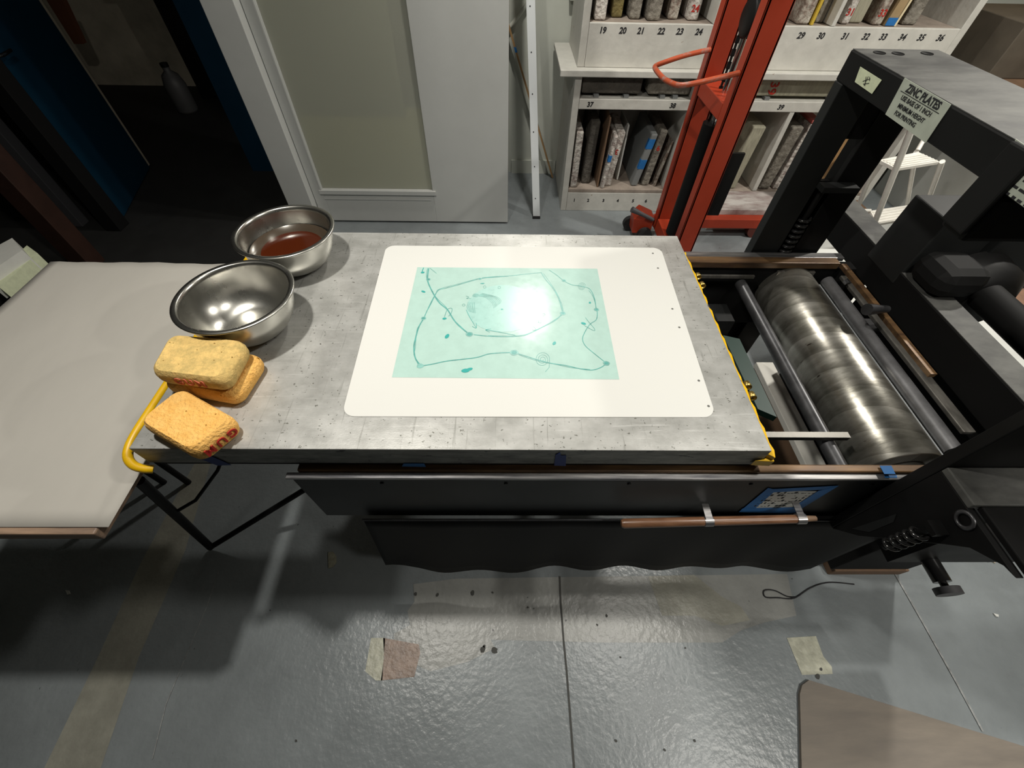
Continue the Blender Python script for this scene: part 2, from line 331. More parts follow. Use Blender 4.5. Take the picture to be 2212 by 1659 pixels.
# blue door standing open at the left
A = Vector((-2.652, 2.562, 0)); B = Vector((-2.905, 3.44, 0)); n = (B-A).normalized(); q = Vector((-n.y, n.x, 0))*.04
q = -q if q.x > 0 else q
bd = struct(MB().prism([A+Vector((0, 0, .01)), B+Vector((0, 0, .01)), B+q+Vector((0, 0, .01)), A+q+Vector((0, 0, .01))], (0, 0, 2.03)), 'door_2', m_blue)
bd_p = A+n*.07; nn = -q.normalized()
hb = MB(); c = Vector((bd_p.x, bd_p.y, .93)); hb.lathe([(.026, 0), (.026, .006), (.012, .008), (.012, .04)], c, nn, 20); hb.tube([c+nn*.04, c+nn*.055+n*.02, c+nn*.055+n*.11], .009)
addto(bd, hb, 'door_handle', m_chrome)
addto(bd, MB().prism([B+Vector((0, 0, .02))-n*.001, B+n*.03+Vector((0, 0, .02)), B+n*.03+q*1.2+Vector((0, 0, .02)), B+q*1.2+Vector((0, 0, .02))-n*.001], (0, 0, 2.0)), 'door_edge', m_beige)
# recess: conduit, ladder leg, stick
cd = MB(); cd.tube([Yp(1095, 64, 3.43), Yp(1112, 45, 3.43), Yp(1135, 14, 3.43), Yp(1150, -10, 3.43), Yp(1160, -60, 3.43)], .012)
tag(cd.build('conduit_pipe', m_wall), 'grey painted conduit curving up the recess wall behind the leaning strip', 'pipe')
lb = Vector((.185, 2.76, .012)); lt = Vector((.030, 3.30, 1.95)); ax = (lt-lb).normalized(); u = Vector((1, 0, 0)); u = (u-ax*u.dot(ax)).normalized(); v = ax.cross(u)
t = thing('metal_strip', 'tall white slotted metal angle strip leaning in the recess right of the white door', 'metal strip', lb)
s1 = MB(); s1.prism([lb, lb+u*.045, lb+u*.045+v*.004, lb+v*.004], ax*2.0); s1.prism([lb+u*.045, lb+u*.045+v*.035, lb+u*.049+v*.035, lb+u*.049], ax*2.0); apf = s1.build('angle_profile', m_whitealu, t)
for k in range(9): MB().lathe([(0, 0), (.004, 0)], lb+u*.02-v*.0008+ax*(.12+.2*k), -v, 10).build('bolt_hole', m_ink, apf)
s3 = MB(); s3.box(lb.x-.004, lb.x+.05, lb.y-.012, lb.y+.03, 0, .016); s3.build('foot', m_rubber, t)
t = thing('wooden_stick', 'thin pale wooden stick with a blue mark leaning against the recess wall', 'stick', (.36, 3.36, 0))
a_, b_ = Vector((.358, 3.36, .005)), Vector((-.075, 3.385, 1.12)); dd = (b_-a_).normalized(); k_ = Vector((0, .03, 0))
MB().prism([a_, a_+Vector((.012, 0, 0)), a_+Vector((.012, 0, 0))+k_, a_+k_], b_-a_).build('stick', m_stick, t)
c = a_+(b_-a_)*.72; MB().prism([c+Vector((-.001, -.001, 0)), c+Vector((.013, -.001, 0)), c+Vector((.013, .031, 0)), c+Vector((-.001, .031, 0))], (b_-a_)*.025).build('blue_mark', m_tape, t)
# ================================================================== SHELVES (stone racks)
YS = 2.87; YB = 3.43; D = .025
cab = thing('stone_cabinet', 'low white painted cabinet with cubbies of litho stones numbered 1 to 39', 'cabinet', (1.5, 3.1, 0))
def part(name, M, par, *a, bevel=.003): return MB().box(*a).build(name, M, par, bevel)
part('side_panel', m_shelf, cab, .391, .431, YS, YB, 0, .829)
part('side_panel', m_shelf, cab, 2.55, 2.59, YS, YB, 0, .829)
part('back_panel', m_shelf, cab, .432, 2.549, YB, YB+.012, 0, .829)
base_r = part('base_rail', m_shelf, cab, .432, 2.549, YS, YS+.03, 0, .135)
part('shelf_board', m_shelfgr, cab, .432, 2.549, YS+.001, YB-.001, .136, .160)
mid_r = part('shelf_board', m_shelf, cab, .432, 2.549, YS-.001, YB-.001, .655, .710)
part('divider', m_shelf, cab, 1.107, 1.15, YS+.001, YB-.001, .161, .654)
part('divider', m_shelf, cab, 1.742, 1.772, YS+.001, YB-.001, .161, .654)
part('divider', m_shelf, cab, 1.107, 1.15, YS+.001, YB-.001, .711, .829)
part('worktop', m_shelf, cab, .300, 2.60, YS-.012, YB, .830, .853, bevel=.004)
part('worktop_edge', m_shelf, cab, .298, 2.60, YS-.03, YS-.0125, .825, .858, bevel=.004)
for i, px in enumerate((1240, 1270, 1303, 1334, 1367, 1395)):
    p = Yp(px, 436, YS-.001); text(str(i+1), .030, m_ink, base_r, (p.x, YS-.0006, .078), (1, 0, 0), (0, 0, 1), 'number', bold=.0012)
for s_, px in (('37', 1274), ('38', 1453), ('39', 1688)):
    p = Yp(px, 229, YS-.002); text(s_, .036, m_ink, mid_r, (p.x, YS-.0016, .680), (1, 0, 0), (0, 0, 1), 'number', shear=.1, bold=.0013)
up_ = thing('stone_rack', 'white painted rack on the worktop holding stones numbered 19 to 36', 'rack', (1.5, 3.1, .853))
YU = 2.915
part('side_panel', m_shelf, up_, .400, .441, YU, YB, .854, 2.2)
part('side_panel', m_shelf, up_, 2.49, 2.53, YU, YB, .854, 2.2)
part('back_panel', m_shelf, up_, .442, 2.489, YB, YB+.012, .854, 2.2)
fr_r = part('front_rail', m_shelf, up_, .442, 2.489, YU-.002, YU+.02, .854, 1.052)
part('shelf_board', m_shelfgr, up_, .442, 2.489, YU+.021, YB-.001, 1.02, 1.050)
part('divider', m_shelf, up_, 1.115, 1.150, YU-.001, YB-.001, 1.053, 2.2)
part('divider', m_shelf, up_, 1.765, 1.787, YU-.001, YB-.001, 1.053, 2.2)
part('shelf_board', m_shelf, up_, .442, 2.489, YU, YB-.001, 1.50, 1.53)
for s_, px in [(19, 1300), (20, 1343), (21, 1382), (22, 1426), (23, 1466), (24, 1507), (29, 1730), (30, 1773), (31, 1826), (32, 1871), (33, 1909), (34, 1951), (35, 1992), (36, 2034)]:
    p = Yp(px, 78, YU-.003); text(str(s_), .038, m_ink, fr_r, (p.x, YU-.0026, 1.020 if s_ < 25 else 1.012), (1, 0, 0), (0, 0, 1), 'number', shear=.12, bold=.0013)
def stone(x, wd, z0, h, yf, dp, M, label, grp, name='litho_stone', lean=0., bev=.010, num=None, nz=.08, ntilt=False, cat='stone', tapes=()):
    t = thing(name, label, cat, (x, yf+dp/2, z0), grp)
    b = [(x-wd/2, yf, z0), (x+wd/2, yf, z0), (x+wd/2, yf+dp, z0), (x-wd/2, yf+dp, z0)]
    tp = [(p[0]+lean, p[1], z0+h) for p in b]
    if not num and not tapes:
        bpy.data.objects.remove(t)
        o = MB().hexa(b, tp).build(name, M, bevel=min(bev, wd*.3), seg=3); return tag(o, label, cat, grp)
    sl_ = MB().hexa(b, tp).build('slab', M, t, bevel=min(bev, wd*.3), seg=3)
    if num: text(num, .045 if len(num) == 1 else .042, m_red_ink, sl_, (x+lean*nz/h, yf-.0012, z0+nz), (-1, 0, 0) if ntilt else (1, 0, 0), (0, 0, -1) if ntilt else (0, 0, 1), 'painted_number', bold=.001)
    for (za, zb) in tapes:
        xa = x+lean*za/h
        MB().prism([(xa-wd/2-.001, yf-.001, z0+za), (xa+wd/2-.004, yf-.001, z0+za), (xa+wd/2-.004+lean*(zb-za)/h, yf-.001, z0+zb), (xa-wd/2-.001+lean*(zb-za)/h, yf-.001, z0+zb)], (0, .03, 0)).build('tape', m_tape, sl_)
    return t
g1 = 'stones standing on the upper rack'
zz = 1.052
for px, wd, mi, lab, num, yo in [(1299, .062, 4, 'pale chipped stone standing above the number 19', None, .03), (1340, .060, 3, 'olive brown stone standing above the number 20', None, .10), (1378, .060, 1, 'grey stone with brown stain standing above the number 21', None, .07), (1417, .072, 1, 'broad grey rounded stone standing above the number 22', None, .04), (1464, .055, 0, 'narrow pale stone with ruled lines standing above the number 23', None, .08), (1506, .060, 4, 'stone with white label painted red 24', '24', .06), (1745, .070, 0, 'thick pale stone standing above the number 29', None, .02), (1788, .050, 1, 'smooth grey stone standing just left of the white divider by 31', None, .06), (1843, .044, 4, 'white stone marked with red 31', '31', .04), (1872, .075, 5, 'smooth cream grey stone above the number 32', None, .07), (1912, .050, 0, 'stone marked with red 33', '33', .03), (1988, .080, 1, 'brown grey rough stone above the number 35', None, .05)]:
    x = Yp(px, 45, YU).x + .0
    stone(x, wd, zz, .42, YU+.02+yo, .36, m_st[mi], lab, g1, num=num, nz=.05)
x = Yp(1766, 40, YU).x; tag(MB().box(x-.006, x+.008, YU+.03, YU+.34, zz, zz+.40).build('yellow_board', mat('yellow_card', (.55, .38, .04), .6)), 'thin yellow board between the stones above 29 and 30', 'board')
x = Yp(1950, 30, YU).x+.01
t = thing('paper_folder', 'tan card folder with cream torn paper and blue tape above number 34', 'folder', (x, 3.1, zz))
MB().hexa([(x-.045, YU+.04, zz), (x+.004, YU+.04, zz), (x+.004, YU+.4, zz), (x-.045, YU+.4, zz)], [(x-.01, YU+.04, zz+.38), (x+.03, YU+.04, zz+.38), (x+.03, YU+.4, zz+.38), (x-.01, YU+.4, zz+.38)]).build('cover', m_tan, t)
MB().hexa([(x+.006, YU+.035, zz), (x+.016, YU+.035, zz), (x+.016, YU+.4, zz), (x+.006, YU+.4, zz)], [(x+.034, YU+.03, zz+.38), (x+.044, YU+.03, zz+.38), (x+.044, YU+.4, zz+.38), (x+.034, YU+.4, zz+.38)]).build('torn_paper', m_creamcard, t)
MB().box(x-.045, x+.008, YU+.036, YU+.039, zz+.002, zz+.035).build('tape', m_tape, t)
# flat stones in the middle slot, on small battens
g2 = 'large stones lying flat in the slot under the worktop'
for xa, xb, M, lab, num in [(.438, .80, m_st[2], 'dark brown stone lying flat above the number 37', None), (.84, 1.098, m_st[1], 'grey stone with scribbled edge lying flat above the number 38', None), (1.48, 2.05, m_st[5], 'long cream stone lying flat marked with red 39', '39')]:
    t = thing('litho_stone', lab, 'stone', ((xa+xb)/2, 3.1, .722), g2)
    MB().box(xa, xb, YS+.03, YS+.42, .726, .818).build('slab', M, t, .016, 3)
    if num: text(num, .07, m_red_ink, t, (1.585, YS+.028, .770), (0, 0, -1), (1, 0, 0), 'painted_number', bold=.001)
    for k in range(2): MB().box(xa+.08+(xb-xa-.18)*k, xa+.11+(xb-xa-.18)*k, YS+.02, YS+.40, .711, .7255).build('batten', m_greyboard, t)
# lower left cubby
g3 = 'slabs standing in the cubby over labels 1 to 6'
zb = .161
def cx(px, py): return Yp(px, py, YS+.03).x
stone(.468, .045, zb, .36, YS+.02, .40, m_st[4], 'mottled white stone with reddish top above label 1', g3)
stone(.560, .060, zb, .40, YS+.08, .34, m_st[2], 'dark grey stone standing above label 2', g3, lean=.01)
stone(.640, .012, zb, .44, YS+.03, .36, m_brownboard, 'thin brown board beside the stone marked 3', g3, 'board', lean=.005, cat='board')
stone(.672, .024, zb, .34, YS+.012, .34, m_st[4], 'cream edged slab with small blue tape left of the stone marked 3', g3, lean=.03, tapes=((.18, .22),))
stone(.712, .052, zb, .35, YS+.05, .34, m_st[4], 'pale stone marked with a red 3', g3, lean=.03, num='3', nz=.23, ntilt=True)
stone(.800, .012, zb, .36, YS+.14, .26, m_white, 'thin white board standing between labels 3 and 4', g3, 'board', cat='board', lean=.0)
stone(.905, .045, zb, .34, YS+.05, .40, m_greyboard, 'grey slab edged with two pieces of blue tape above label 4', g3, lean=.055, tapes=((.12, .18), (.25, .31)))
stone(.985, .050, zb, .36, YS+.06, .36, m_st[1], 'grey stone marked with a red 6', g3, lean=.035, num='6', nz=.25)
stone(1.055, .010, zb, .30, YS+.05, .36, m_st[0], 'thin pale board leaning beside the stone marked 6', g3, 'board', lean=.035, cat='board')
# right cubbies
g4 = 'stones standing in the lower right cubbies'
stone(1.585, .085, zb, .40, YS+.03, .36, m_st[5], 'thick cream brown stone standing left of the lower white divider', g4, lean=.03)
stone(1.835, .075, zb, .40, YS+.03, .36, m_st[1], 'grey brown stone standing right of the lower white divider', g4, lean=.03)
stone(1.93, .06, zb, .42, YS+.03, .36, m_st[4], 'pale stone with a pink red top beside the black press', g4, lean=.03)
MB_ = MB().box(1.93, 1.992, YS+.031, YS+.30, zb+.421, zb+.44); tag(MB_.build('pink_block', mat('pink_red', (.5, .12, .10), .6), bevel=.004), 'small pink red block lying on the pale stone', 'block')
# inked slab at the foot of the cabinet
t = thing('stone_slab', 'wide grey white inked slab lying in front of the cabinet behind the red lift', 'slab', (1.85, 2.8, 0))
MB().box(1.38, 2.05, 2.60, 2.85, .13, .17).build('slab', m_marble, t, .004)
MB().box(1.40, 2.03, 2.63, 2.84, .0, .128).build('plinth', m_shelf, t, .004)
# ================================================================== ORANGE LIFT
lf = thing('stacker_lift', 'orange red manual stacker lift standing behind the press bed', 'lift', (.98, 2.3, 0))
xl = .97
for ya, yb_ in ((2.06, 2.13), (2.46, 2.53)):
    c = MB(); c.box(xl, xl+.10, ya, ya+.012, .10, 1.95); c.box(xl, xl+.012, ya, yb_, .10, 1.95); c.box(xl+.088, xl+.10, ya, yb_, .10, 1.95); c.build('mast_column', m_orange, lf, .003)
MB().box(xl+.0, xl+.10, 2.131, 2.459, .86, .93).build('crossbar', m_orange, lf, .004)
MB().box(xl+.0, xl+.10, 2.131, 2.459, .10, .18).build('crossbar', m_orange, lf, .004)
MB().tube([(xl+.05, 2.27, .20), (xl+.05, 2.27, .80)], .048, 24).build('hydraulic_cylinder', m_black, lf)
MB().tube([(xl+.05, 2.27, .80), (xl+.05, 2.27, 1.22)], .013, 14).build('piston_rod', m_chrome, lf)
MB().lathe([(.0, -.02), (.062, -.02), (.072, -.012), (.058, 0), (.072, .012), (.062, .02), (0, .02)], (xl+.05, 2.27, 1.20), (1, 0, 0), 28).build('chain_wheel', m_black, lf)
for yy in (2.215, 2.325):
    ch = MB()
    for k in range(34):
        z = .42+.0235*k; ch.box(xl+.042 if k % 2 else xl+.046, xl+.058 if k % 2 else xl+.054, yy-.005, yy+.005, z, z+.026)
    ch.build('lift_chain', m_blackdull, lf)
hl = [Vector((xl, 2.47, 1.045)), Vector((xl-.12, 2.47, 1.02)), Vector((xl-.24, 2.46, .985)), Vector((xl-.262, 2.44, .980)), Vector((xl-.262, 2.25, .985)), Vector((xl-.235, 2.10, 1.0)), Vector((xl-.15, 2.085, 1.02)), Vector((xl, 2.085, 1.055))]
hp = []
for i in range(len(hl)-1):
    for k in range(5): hp.append(hl[i].lerp(hl[i+1], k/5))
hp.append(hl[-1])
for _ in range(3): hp = [hp[0]]+[(hp[i-1]+hp[i]*2+hp[i+1])/4 for i in range(1, len(hp)-1)]+[hp[-1]]
MB().tube(hp, .011, 12).build('handle_loop', m_wornorange, lf)
MB().box(xl+.015, xl+.80, 2.535, 2.60, .07, .135).build('leg', m_orange, lf, .004)
MB().box(xl+.015, xl+.80, 1.99, 2.052, .07, .135).build('leg', m_orange, lf, .004)
for yy, xx in ((2.567, 1.70), (2.02, 1.70)): MB().tube([(xx, yy-.028, .055), (xx, yy+.028, .055)], .055, 24).build('wheel', mat('dark_red_wheel', (.10, .02, .012), .5), lf)
c = MB(); c.prism([(xl-.13, 2.50, .05), (xl-.005, 2.50, .05), (xl-.005, 2.50, .16), (xl-.10, 2.50, .20), (xl-.14, 2.50, .15)], (0, .10, 0)); c.build('pedal_bracket', m_orange, lf, .004)
MB().tube([(xl-.05, 2.495, .05), (xl-.05, 2.465, .05)], .048, 20).build('wheel', m_rubber, lf)
MB().tube([(xl-.12, 2.605, .05), (xl-.12, 2.64, .05)], .048, 20).build('wheel', m_rubber, lf)
MB().tube([(xl-.02, 2.48, .16), (xl-.10, 2.47, .20), (xl-.18, 2.47, .235)], [.012, .012, .018], 10).build('pedal', m_greypost, lf)
MB().box(xl+.1005, xl+.185, 2.10, 2.116, .41, .73).build('carriage_plate', m_black, lf)
# ================================================================== LEFT ROOM
def post(name, px, py, wd, M, label, cat, h=2.2, sq=True):
    p = Zp(px, py, 0); b = MB().box(p.x-wd, p.x, p.y, p.y+wd, 0, h); return tag(b.build(name, M, bevel=.004), label, cat)
post('red_brown_post', 205, 585, .11, m_brownred, 'red brown wooden post standing in the dark beyond the paper covered table', 'post')
post('grey_post', 180, 490, .07, m_greypost, 'thin grey post standing between the red brown post and the blue door', 'post')
post('dark_board', 262, 500, .10, m_blackdull, 'black panel edge standing just left of the blue door', 'panel')
t = thing('jug', 'pale plastic jug standing on the black corridor floor', 'jug', Zp(408, 240, 0))
p = Zp(408, 240, 0); MB().lathe([(0, 0), (.085, 0), (.095, .02), (.095, .22), (.07, .30), (.03, .33), (.03, .36)], p, seg=28).build('body', mat('grey_plastic', (.09, .09, .09), .5), t)
MB().tube([p+Vector((0, 0, .361)), p+Vector((0, 0, .39))], .034).build('cap', m_black, t)
t = thing('corridor_cabinet', 'dark cabinet beyond the doorway right of the beige wall', 'cabinet', (-3.1, 5.2, 0))
MB().box(-3.20, -2.5, 5.0, 5.5, .0, .85).build('carcass', m_blackdull, t, .005); MB().box(-3.27, -2.48, 4.98, 5.52, .851, .88).build('cabinet_top', m_greypost, t)
tag(MB().prism([Yp(100, 0, 4.6), Yp(135, 0, 4.6), Yp(180, 95, 4.6), Yp(160, 95, 4.6)], (0, .05, 0)).build('brown_coat', mat('rust_cloth', (.14, .05, .02), .8)), 'rust brown cloth hanging beyond the blue door', 'cloth')
t = thing('paper_stack', 'two pale blocks of stacked paper behind the far left table corner', 'paper stack', Zp(20, 600, .6))
z = .6
MB().prism([Zp(-60, 560, z), Zp(26, 514, z), Zp(48, 540, z), Zp(-40, 600, z)], (0, 0, -.10)).build('paper_block', m_paper, t)
MB().prism([Zp(-20, 600, z-.04), Zp(58, 530, z-.04), Zp(80, 546, z-.04), Zp(0, 622, z-.04)], (0, 0, -.10)).build('paper_block', m_notepale, t)
MB().prism([Zp(-60, 570, z-.142), Zp(60, 540, z-.142), Zp(72, 566, z-.142), Zp(-60, 660, z-.142)], (0, 0, -.357)).build('stand', m_blackdull, t)
# table covered with paper
TX1, TX0, TY0, TY1, TZ = -.762, -1.425, .268, 1.09, .80
t = thing('work_table', 'wooden topped table at the left edge covered by white paper', 'table', (-1.1, .68, 0))
MB().box(TX0, TX1-.022, TY0-.013, TY1, TZ-.032, TZ-.002).build('top_board', m_woodedge, t, .003)
for x in (TX0+.02, TX0+.12):
    for y in (TY0+.45, TY1-.06): MB().tube([(x, y, TZ-.0325), (x, y, 0)], .011, 12).build('leg', m_black, t)
ps = MB(); nx, ny = 24, 24; vs = []
for j in range(ny+1):
    for i in range(nx+1):
        x = TX0-.005+(TX1-TX0+.006)*i/nx; y = TY0+(TY1-TY0+.004)*j/ny
        ed = .0015*math.sin(i*1.7)+.001*math.sin(i*.6+1) if j == ny else 0
        vs.append((x, y+ed, TZ+.0012+.0012*math.sin((x*1.3+y)*9)+.0008*math.sin((x-y*.6)*17)))
ps.add(vs, [(j*(nx+1)+i, j*(nx+1)+i+1, (j+1)*(nx+1)+i+1, (j+1)*(nx+1)+i) for j in range(ny) for i in range(nx)], 0, True)
o = ps.build('paper_sheet', m_tablepaper); so = o.modifiers.new('s', 'SOLIDIFY'); so.thickness = .0006; tag(o, 'large white sheet of paper covering the left table', 'paper')
# dark steel trestle rods below the bed end
def cross(pts, r, M, name, label):
    b = MB(); b.tube(pts, r, 10); return b
t = thing('steel_trestle', 'dark bent steel rod trestle on the floor under the left bed end', 'trestle', Zp(455, 1180, 0))
pa = Yp(300, 1038, .42); pb = Zp(455, 1182, .02)
MB().tube([pa, pa.lerp(pb, .5), pb], .012, 12).build('rod', m_black, t)
MB().tube([pb, Vector((-.62, .60, .30)), Vector((-.47, .72, .56))], .010, 12).build('rod', m_black, t)
pc = pa.lerp(pb, .38); MB().tube([pc, pc+Vector((.06, .03, .02)), pc+Vector((.12, .10, .07)), pc+Vector((.17, .2, .15))], .005, 8).build('brace', m_black, t)
# ================================================================== PRESS BED
BZ = .90; bx0, bx1, by0, by1 = -.717, .516, .383, 1.117
bed = thing('press_bed', 'scratched grey steel press bed carrying the white plate, bowls and sponges', 'press bed', (0, .75, .83))
bm_ = MB(); bm_.hexa([(bx0, by0, .842), (bx1, by0, .842), (bx1, by1, .842), (bx0, by1, .842)], [(bx0, by0, BZ), (bx1, by0, BZ), (bx1, by1, BZ), (bx0, by1, BZ)])
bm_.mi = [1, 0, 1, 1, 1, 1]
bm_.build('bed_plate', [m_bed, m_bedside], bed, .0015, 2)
MB().box(bx0+.01, bx1-.01, by0+.006, by1-.006, .826, .8415).build('underframe', m_blackdull, bed)
hy = [(bx0+.008, by0-.010, .834), (bx0-.004, by0-.013, .842), (bx0-.016, by0-.012, .853), (bx0-.025, by0-.002, .864), (bx0-.029, by0+.016, .871), (bx0-.030, by0+.045, .875), (bx0-.030, by0+.09, .876), (bx0-.030, by0+.2, .876), (bx0-.030, by0+.35, .876), (bx0-.030, by1-.05, .876), (bx0-.024, by1+.0, .873), (bx0, by1+.012, .85)]
MB().tube(sm([Vector(p) for p in hy], 5), .0085, 14).build('pull_handle', m_yellow, bed)
e = MB(); yA, yB = by0-.004, by1-.055; pr = []
for k in range(41):
    y = yA+(yB-yA)*k/40; pr.append((bx1+.018+.002*math.sin(k*2.1)+(.0 if k % 13 else -.003), y))
vs = [(bx1-.002, yA, .875), (bx1-.002, yB, .875)]
pts = [Vector((bx1+.0008, yA+.01, .868))]+[Vector((x, y, .868)) for x, y in pr]+[Vector((bx1+.0008, yB, .868))]
e.prism(pts, (0, 0, .012)); e.build('yellow_edge_strip', m_yellow, bed)
MB().prism([(bx1-.02, by0-.004, .846), (bx1+.02, by0-.006, .846), (bx1+.02, by0+.012, .846), (bx1-.0, by0-.0005, .846)], (0, 0, .022)).build('corner_cap', m_yellow, bed, .002)
ebar = MB().box(bx1+.0008, bx1+.030, by0+.02, by1-.07, .835, .862).build('edge_bar', m_flat, bed)
for yy in (.545, .575, .93, .97):
    MB().lathe([(0, 0), (.008, 0), (.008, .016), (.0055, .016), (.0055, .012), (0, .012)], (bx1+.031, yy, .868), (0, -1, .2), 16).build('brass_bolt', m_brass, ebar)
tape([Yp(400, 978, by0-.001), Yp(432, 974, by0-.001), Yp(500, 1004, by0-.001), Yp(470, 1005, by0-.001)], (0, -.0008, 0), m_taped, 'dark blue tape on the bed edge below the single sponge')
tape([Yp(1200, 982, by0-.001), Yp(1210, 978, by0-.001), Yp(1212, 984, by0-.001), Yp(1223, 984, by0-.001), Yp(1222, 1006, by0-.001), Yp(1197, 1005, by0-.001)], (0, -.0008, 0), m_taped, 'torn dark blue tape at the middle of the bed front edge')
tape([Yp(872, 1001, by0-.001), Yp(916, 1001, by0-.001), Yp(920, 1008, by0-.001), Yp(868, 1007, by0-.001)], (0, -.0008, 0), m_tape, 'light blue tape low on the bed edge left of centre')
# printing plate
pc_ = [Zp(738, 900, BZ), Zp(1547, 902, BZ), Zp(1427, 536, BZ), Zp(835, 531, BZ)]
def rounded(c, r, n=8):
    out = []
    for i in range(4):
        p, a, b = c[i], c[i-1], c[(i+1) % 4]; u = (a-p).normalized(); v = (b-p).normalized()
        ctr = p+(u+v)*r; s0 = p+u*r-ctr; s1 = p+v*r-ctr
        for k in range(n+1):
            w_ = k/n*PI/2; out.append(ctr+s0*math.cos(w_)+s1*math.sin(w_))
    return out
t = thing('printing_plate', 'white rounded ball grained plate with a teal drawing lying on the bed', 'printing plate', (0.05, .75, BZ))
plo = MB().prism(rounded(pc_, .026), (0, 0, .0012)).build('plate', m_plate, t)
for a, b in [(1410, 548), (1421, 580), (1452, 668), (1467, 708), (1509, 823), (1530, 878)]:
    MB().disc(Zp(a, b, BZ), .0028, .0028, BZ+.0016).build('punched_hole', m_hole, plo, fix=False)
# drawing, traced in plate coordinates
dr = MB(); zt = BZ+.0018
def q_(x, y): return Zp(820+x/4.096, 560+y/4.096, BZ)
dr.add([Vector((p.x, p.y, zt-.0003)) for p in [q_(110, 1048), q_(2120, 1067), q_(1925, 88), q_(335, 74)]], [(0, 1, 2, 3)], 0)
zc = [0]
def line(pts, wd=.0028, mi=1):
    P = [Vector((q_(*p).x, q_(*p).y, 0)) for p in pts]; P = sm(P); zc[0] += 1
    dr.ribbon([(p.x, p.y) for p in P], wd, zt+zc[0]*.000004, mi)
def blob(x, y, rx, ry, rot=0, mi=2, wob=.05): zc[0] += 1; dr.disc(q_(x, y), rx, ry, zt+zc[0]*.000004, rot, mi, 24, wob)
# wash of the disc
cc = q_(1095, 430)
for k, (rx, ry, mi) in enumerate(((.092, .088, 3), (.088, .083, 3))):
    zc[0] += 1; dr.disc((cc.x, cc.y), rx, ry, zt+zc[0]*.000004, 0, mi, 60, .012)
line([(435, 85), (425, 160), (432, 215), (480, 315), (530, 390), (600, 450), (650, 530), (700, 590), (790, 665)], .0034)
line([(425, 85), (415, 160), (445, 240), (500, 340), (590, 430), (640, 520), (720, 600), (780, 655)], .0012)
line([(395, 520), (430, 440), (480, 340), (520, 280), (580, 262), (700, 230), (885, 178), (1000, 165), (1140, 155)], .0020)
line([(400, 500), (450, 410), (500, 310), (530, 268), (700, 222), (880, 172)], .0011)
line([(905, 170), (1020, 158), (1140, 152), (1300, 135), (1430, 122)], .0022)
line([(1430, 122), (1470, 185), (1540, 270), (1590, 370), (1620, 480)], .0024)
line([(1450, 130), (1500, 200), (1560, 290), (1610, 400), (1625, 470)], .0012)
line([(1620, 480), (1560, 540), (1450, 600), (1350, 650), (1260, 682), (1100, 690), (950, 684), (835, 672)], .0024)
line([(1610, 500), (1500, 570), (1380, 630), (1270, 675), (1100, 682), (960, 680)], .0012)
line([(390, 530), (350, 600), (325, 680), (305, 780), (318, 880), (365, 945)], .0030)
line([(385, 545), (335, 620), (322, 720), (315, 800), (305, 850), (340, 930)], .0012)
line([(365, 950), (480, 930), (600, 905), (850, 875), (980, 840), (1190, 828)], .0026)
line([(1190, 830), (1290, 860), (1400, 895), (1520, 925), (1650, 945), (1780, 975), (1880, 985), (1960, 960), (2005, 925)], .0022)
line([(1230, 850), (1400, 905), (1560, 935), (1700, 965), (1860, 978)], .0011)
line([(2000, 920), (1900, 840), (1820, 770), (1795, 710), (1815, 650), (1860, 580), (1915, 540), (1925, 480), (1915, 445)], .0018)
line([(1915, 445), (1900, 350), (1860, 270), (1790, 245), (1700, 230), (1630, 195), (1560, 140), (1500, 100)], .0018)
line([(1920, 450), (1890, 340), (1850, 280)], .0012)
def spiral(x, y, r0, turns, sx=1., wd=.0010, tail=None):
    pts = []
    for k in range(int(turns*28)):
        a = k/28*2*PI; r = r0*(.12+.88*k/(turns*28)); pts.append((x+r*math.cos(a)*sx, y+r*math.sin(a)))
    if tail: pts += tail
    P = [q_(*p) for p in pts]; zc[0] += 1; dr.ribbon([(p.x, p.y) for p in P], wd, zt+zc[0]*.000004, 1)
spiral(1440, 892, 66, 3, 1., .0009, [(1500, 960), (1465, 1002)]); spiral(1788, 246, 36, 3, 1., .0007)
for x, y, r in [(432, 183, 20), (888, 178, 16), (390, 527, 22), (795, 668, 30), (1190, 830, 34), (2005, 925, 26), (1918, 450, 22), (1620, 482, 26), (1630, 194, 20), (360, 948, 26)]:
    blob(x, y, r*.00030, r*.00026, 0, 4, .08); blob(x, y, r*.00019, r*.00017, 0, 1 if x != 360 else 4, .1)
for x, y, rx, ry, rot in [(382, 122, .0052, .0036, .2), (388, 291, .0062, .0032, -.5), (598, 686, .0078, .0044, 1.2), (575, 530, .0052, .0036, .2), (910, 219, .0058, .0017, .15), (1545, 748, .0062, .0036, 1.1), (1803, 573, .0064, .0038, -.4), (1860, 389, .0038, .0026, 1.4), (760, 990, .0090, .0056, .15), (795, 978, .0075, .0040, .35), (1083, 448, .0033, .0022, 0)]:
    blob(x, y, rx, ry, rot, 2, .04)
line([(376, 118), (390, 80)], .002, 2); line([(575, 515), (600, 450), (640, 440), (635, 480), (610, 510)], .0012); line([(1810, 590), (1890, 635), (1900, 620), (1850, 560), (1820, 520)], .0011)
line([(445, 82), (505, 130)], .0010)
line([(766, 452), (800, 520), (855, 612)], .0010, 2); line([(820, 598), (855, 614), (856, 570)], .0010, 2)
line([(1200, 677), (1060, 650), (940, 630)], .0011, 2); line([(975, 650), (938, 630), (985, 622)], .0010, 2)
blob(852, 325, .0085, .0070, 0, 4, .12)
for k in range(7): line([(860+k*8, 330-k*4), (940+k*14, 345-k*2), (1000+k*12, 400-k*6), (1010+k*10, 440-k*8)], .0012+.0006*(k % 3), 4)
for k in range(5): line([(785+k*14, 385), (775+k*16, 430), (800+k*12, 470+k*3)], .0014+.0005*(k % 2), 4)
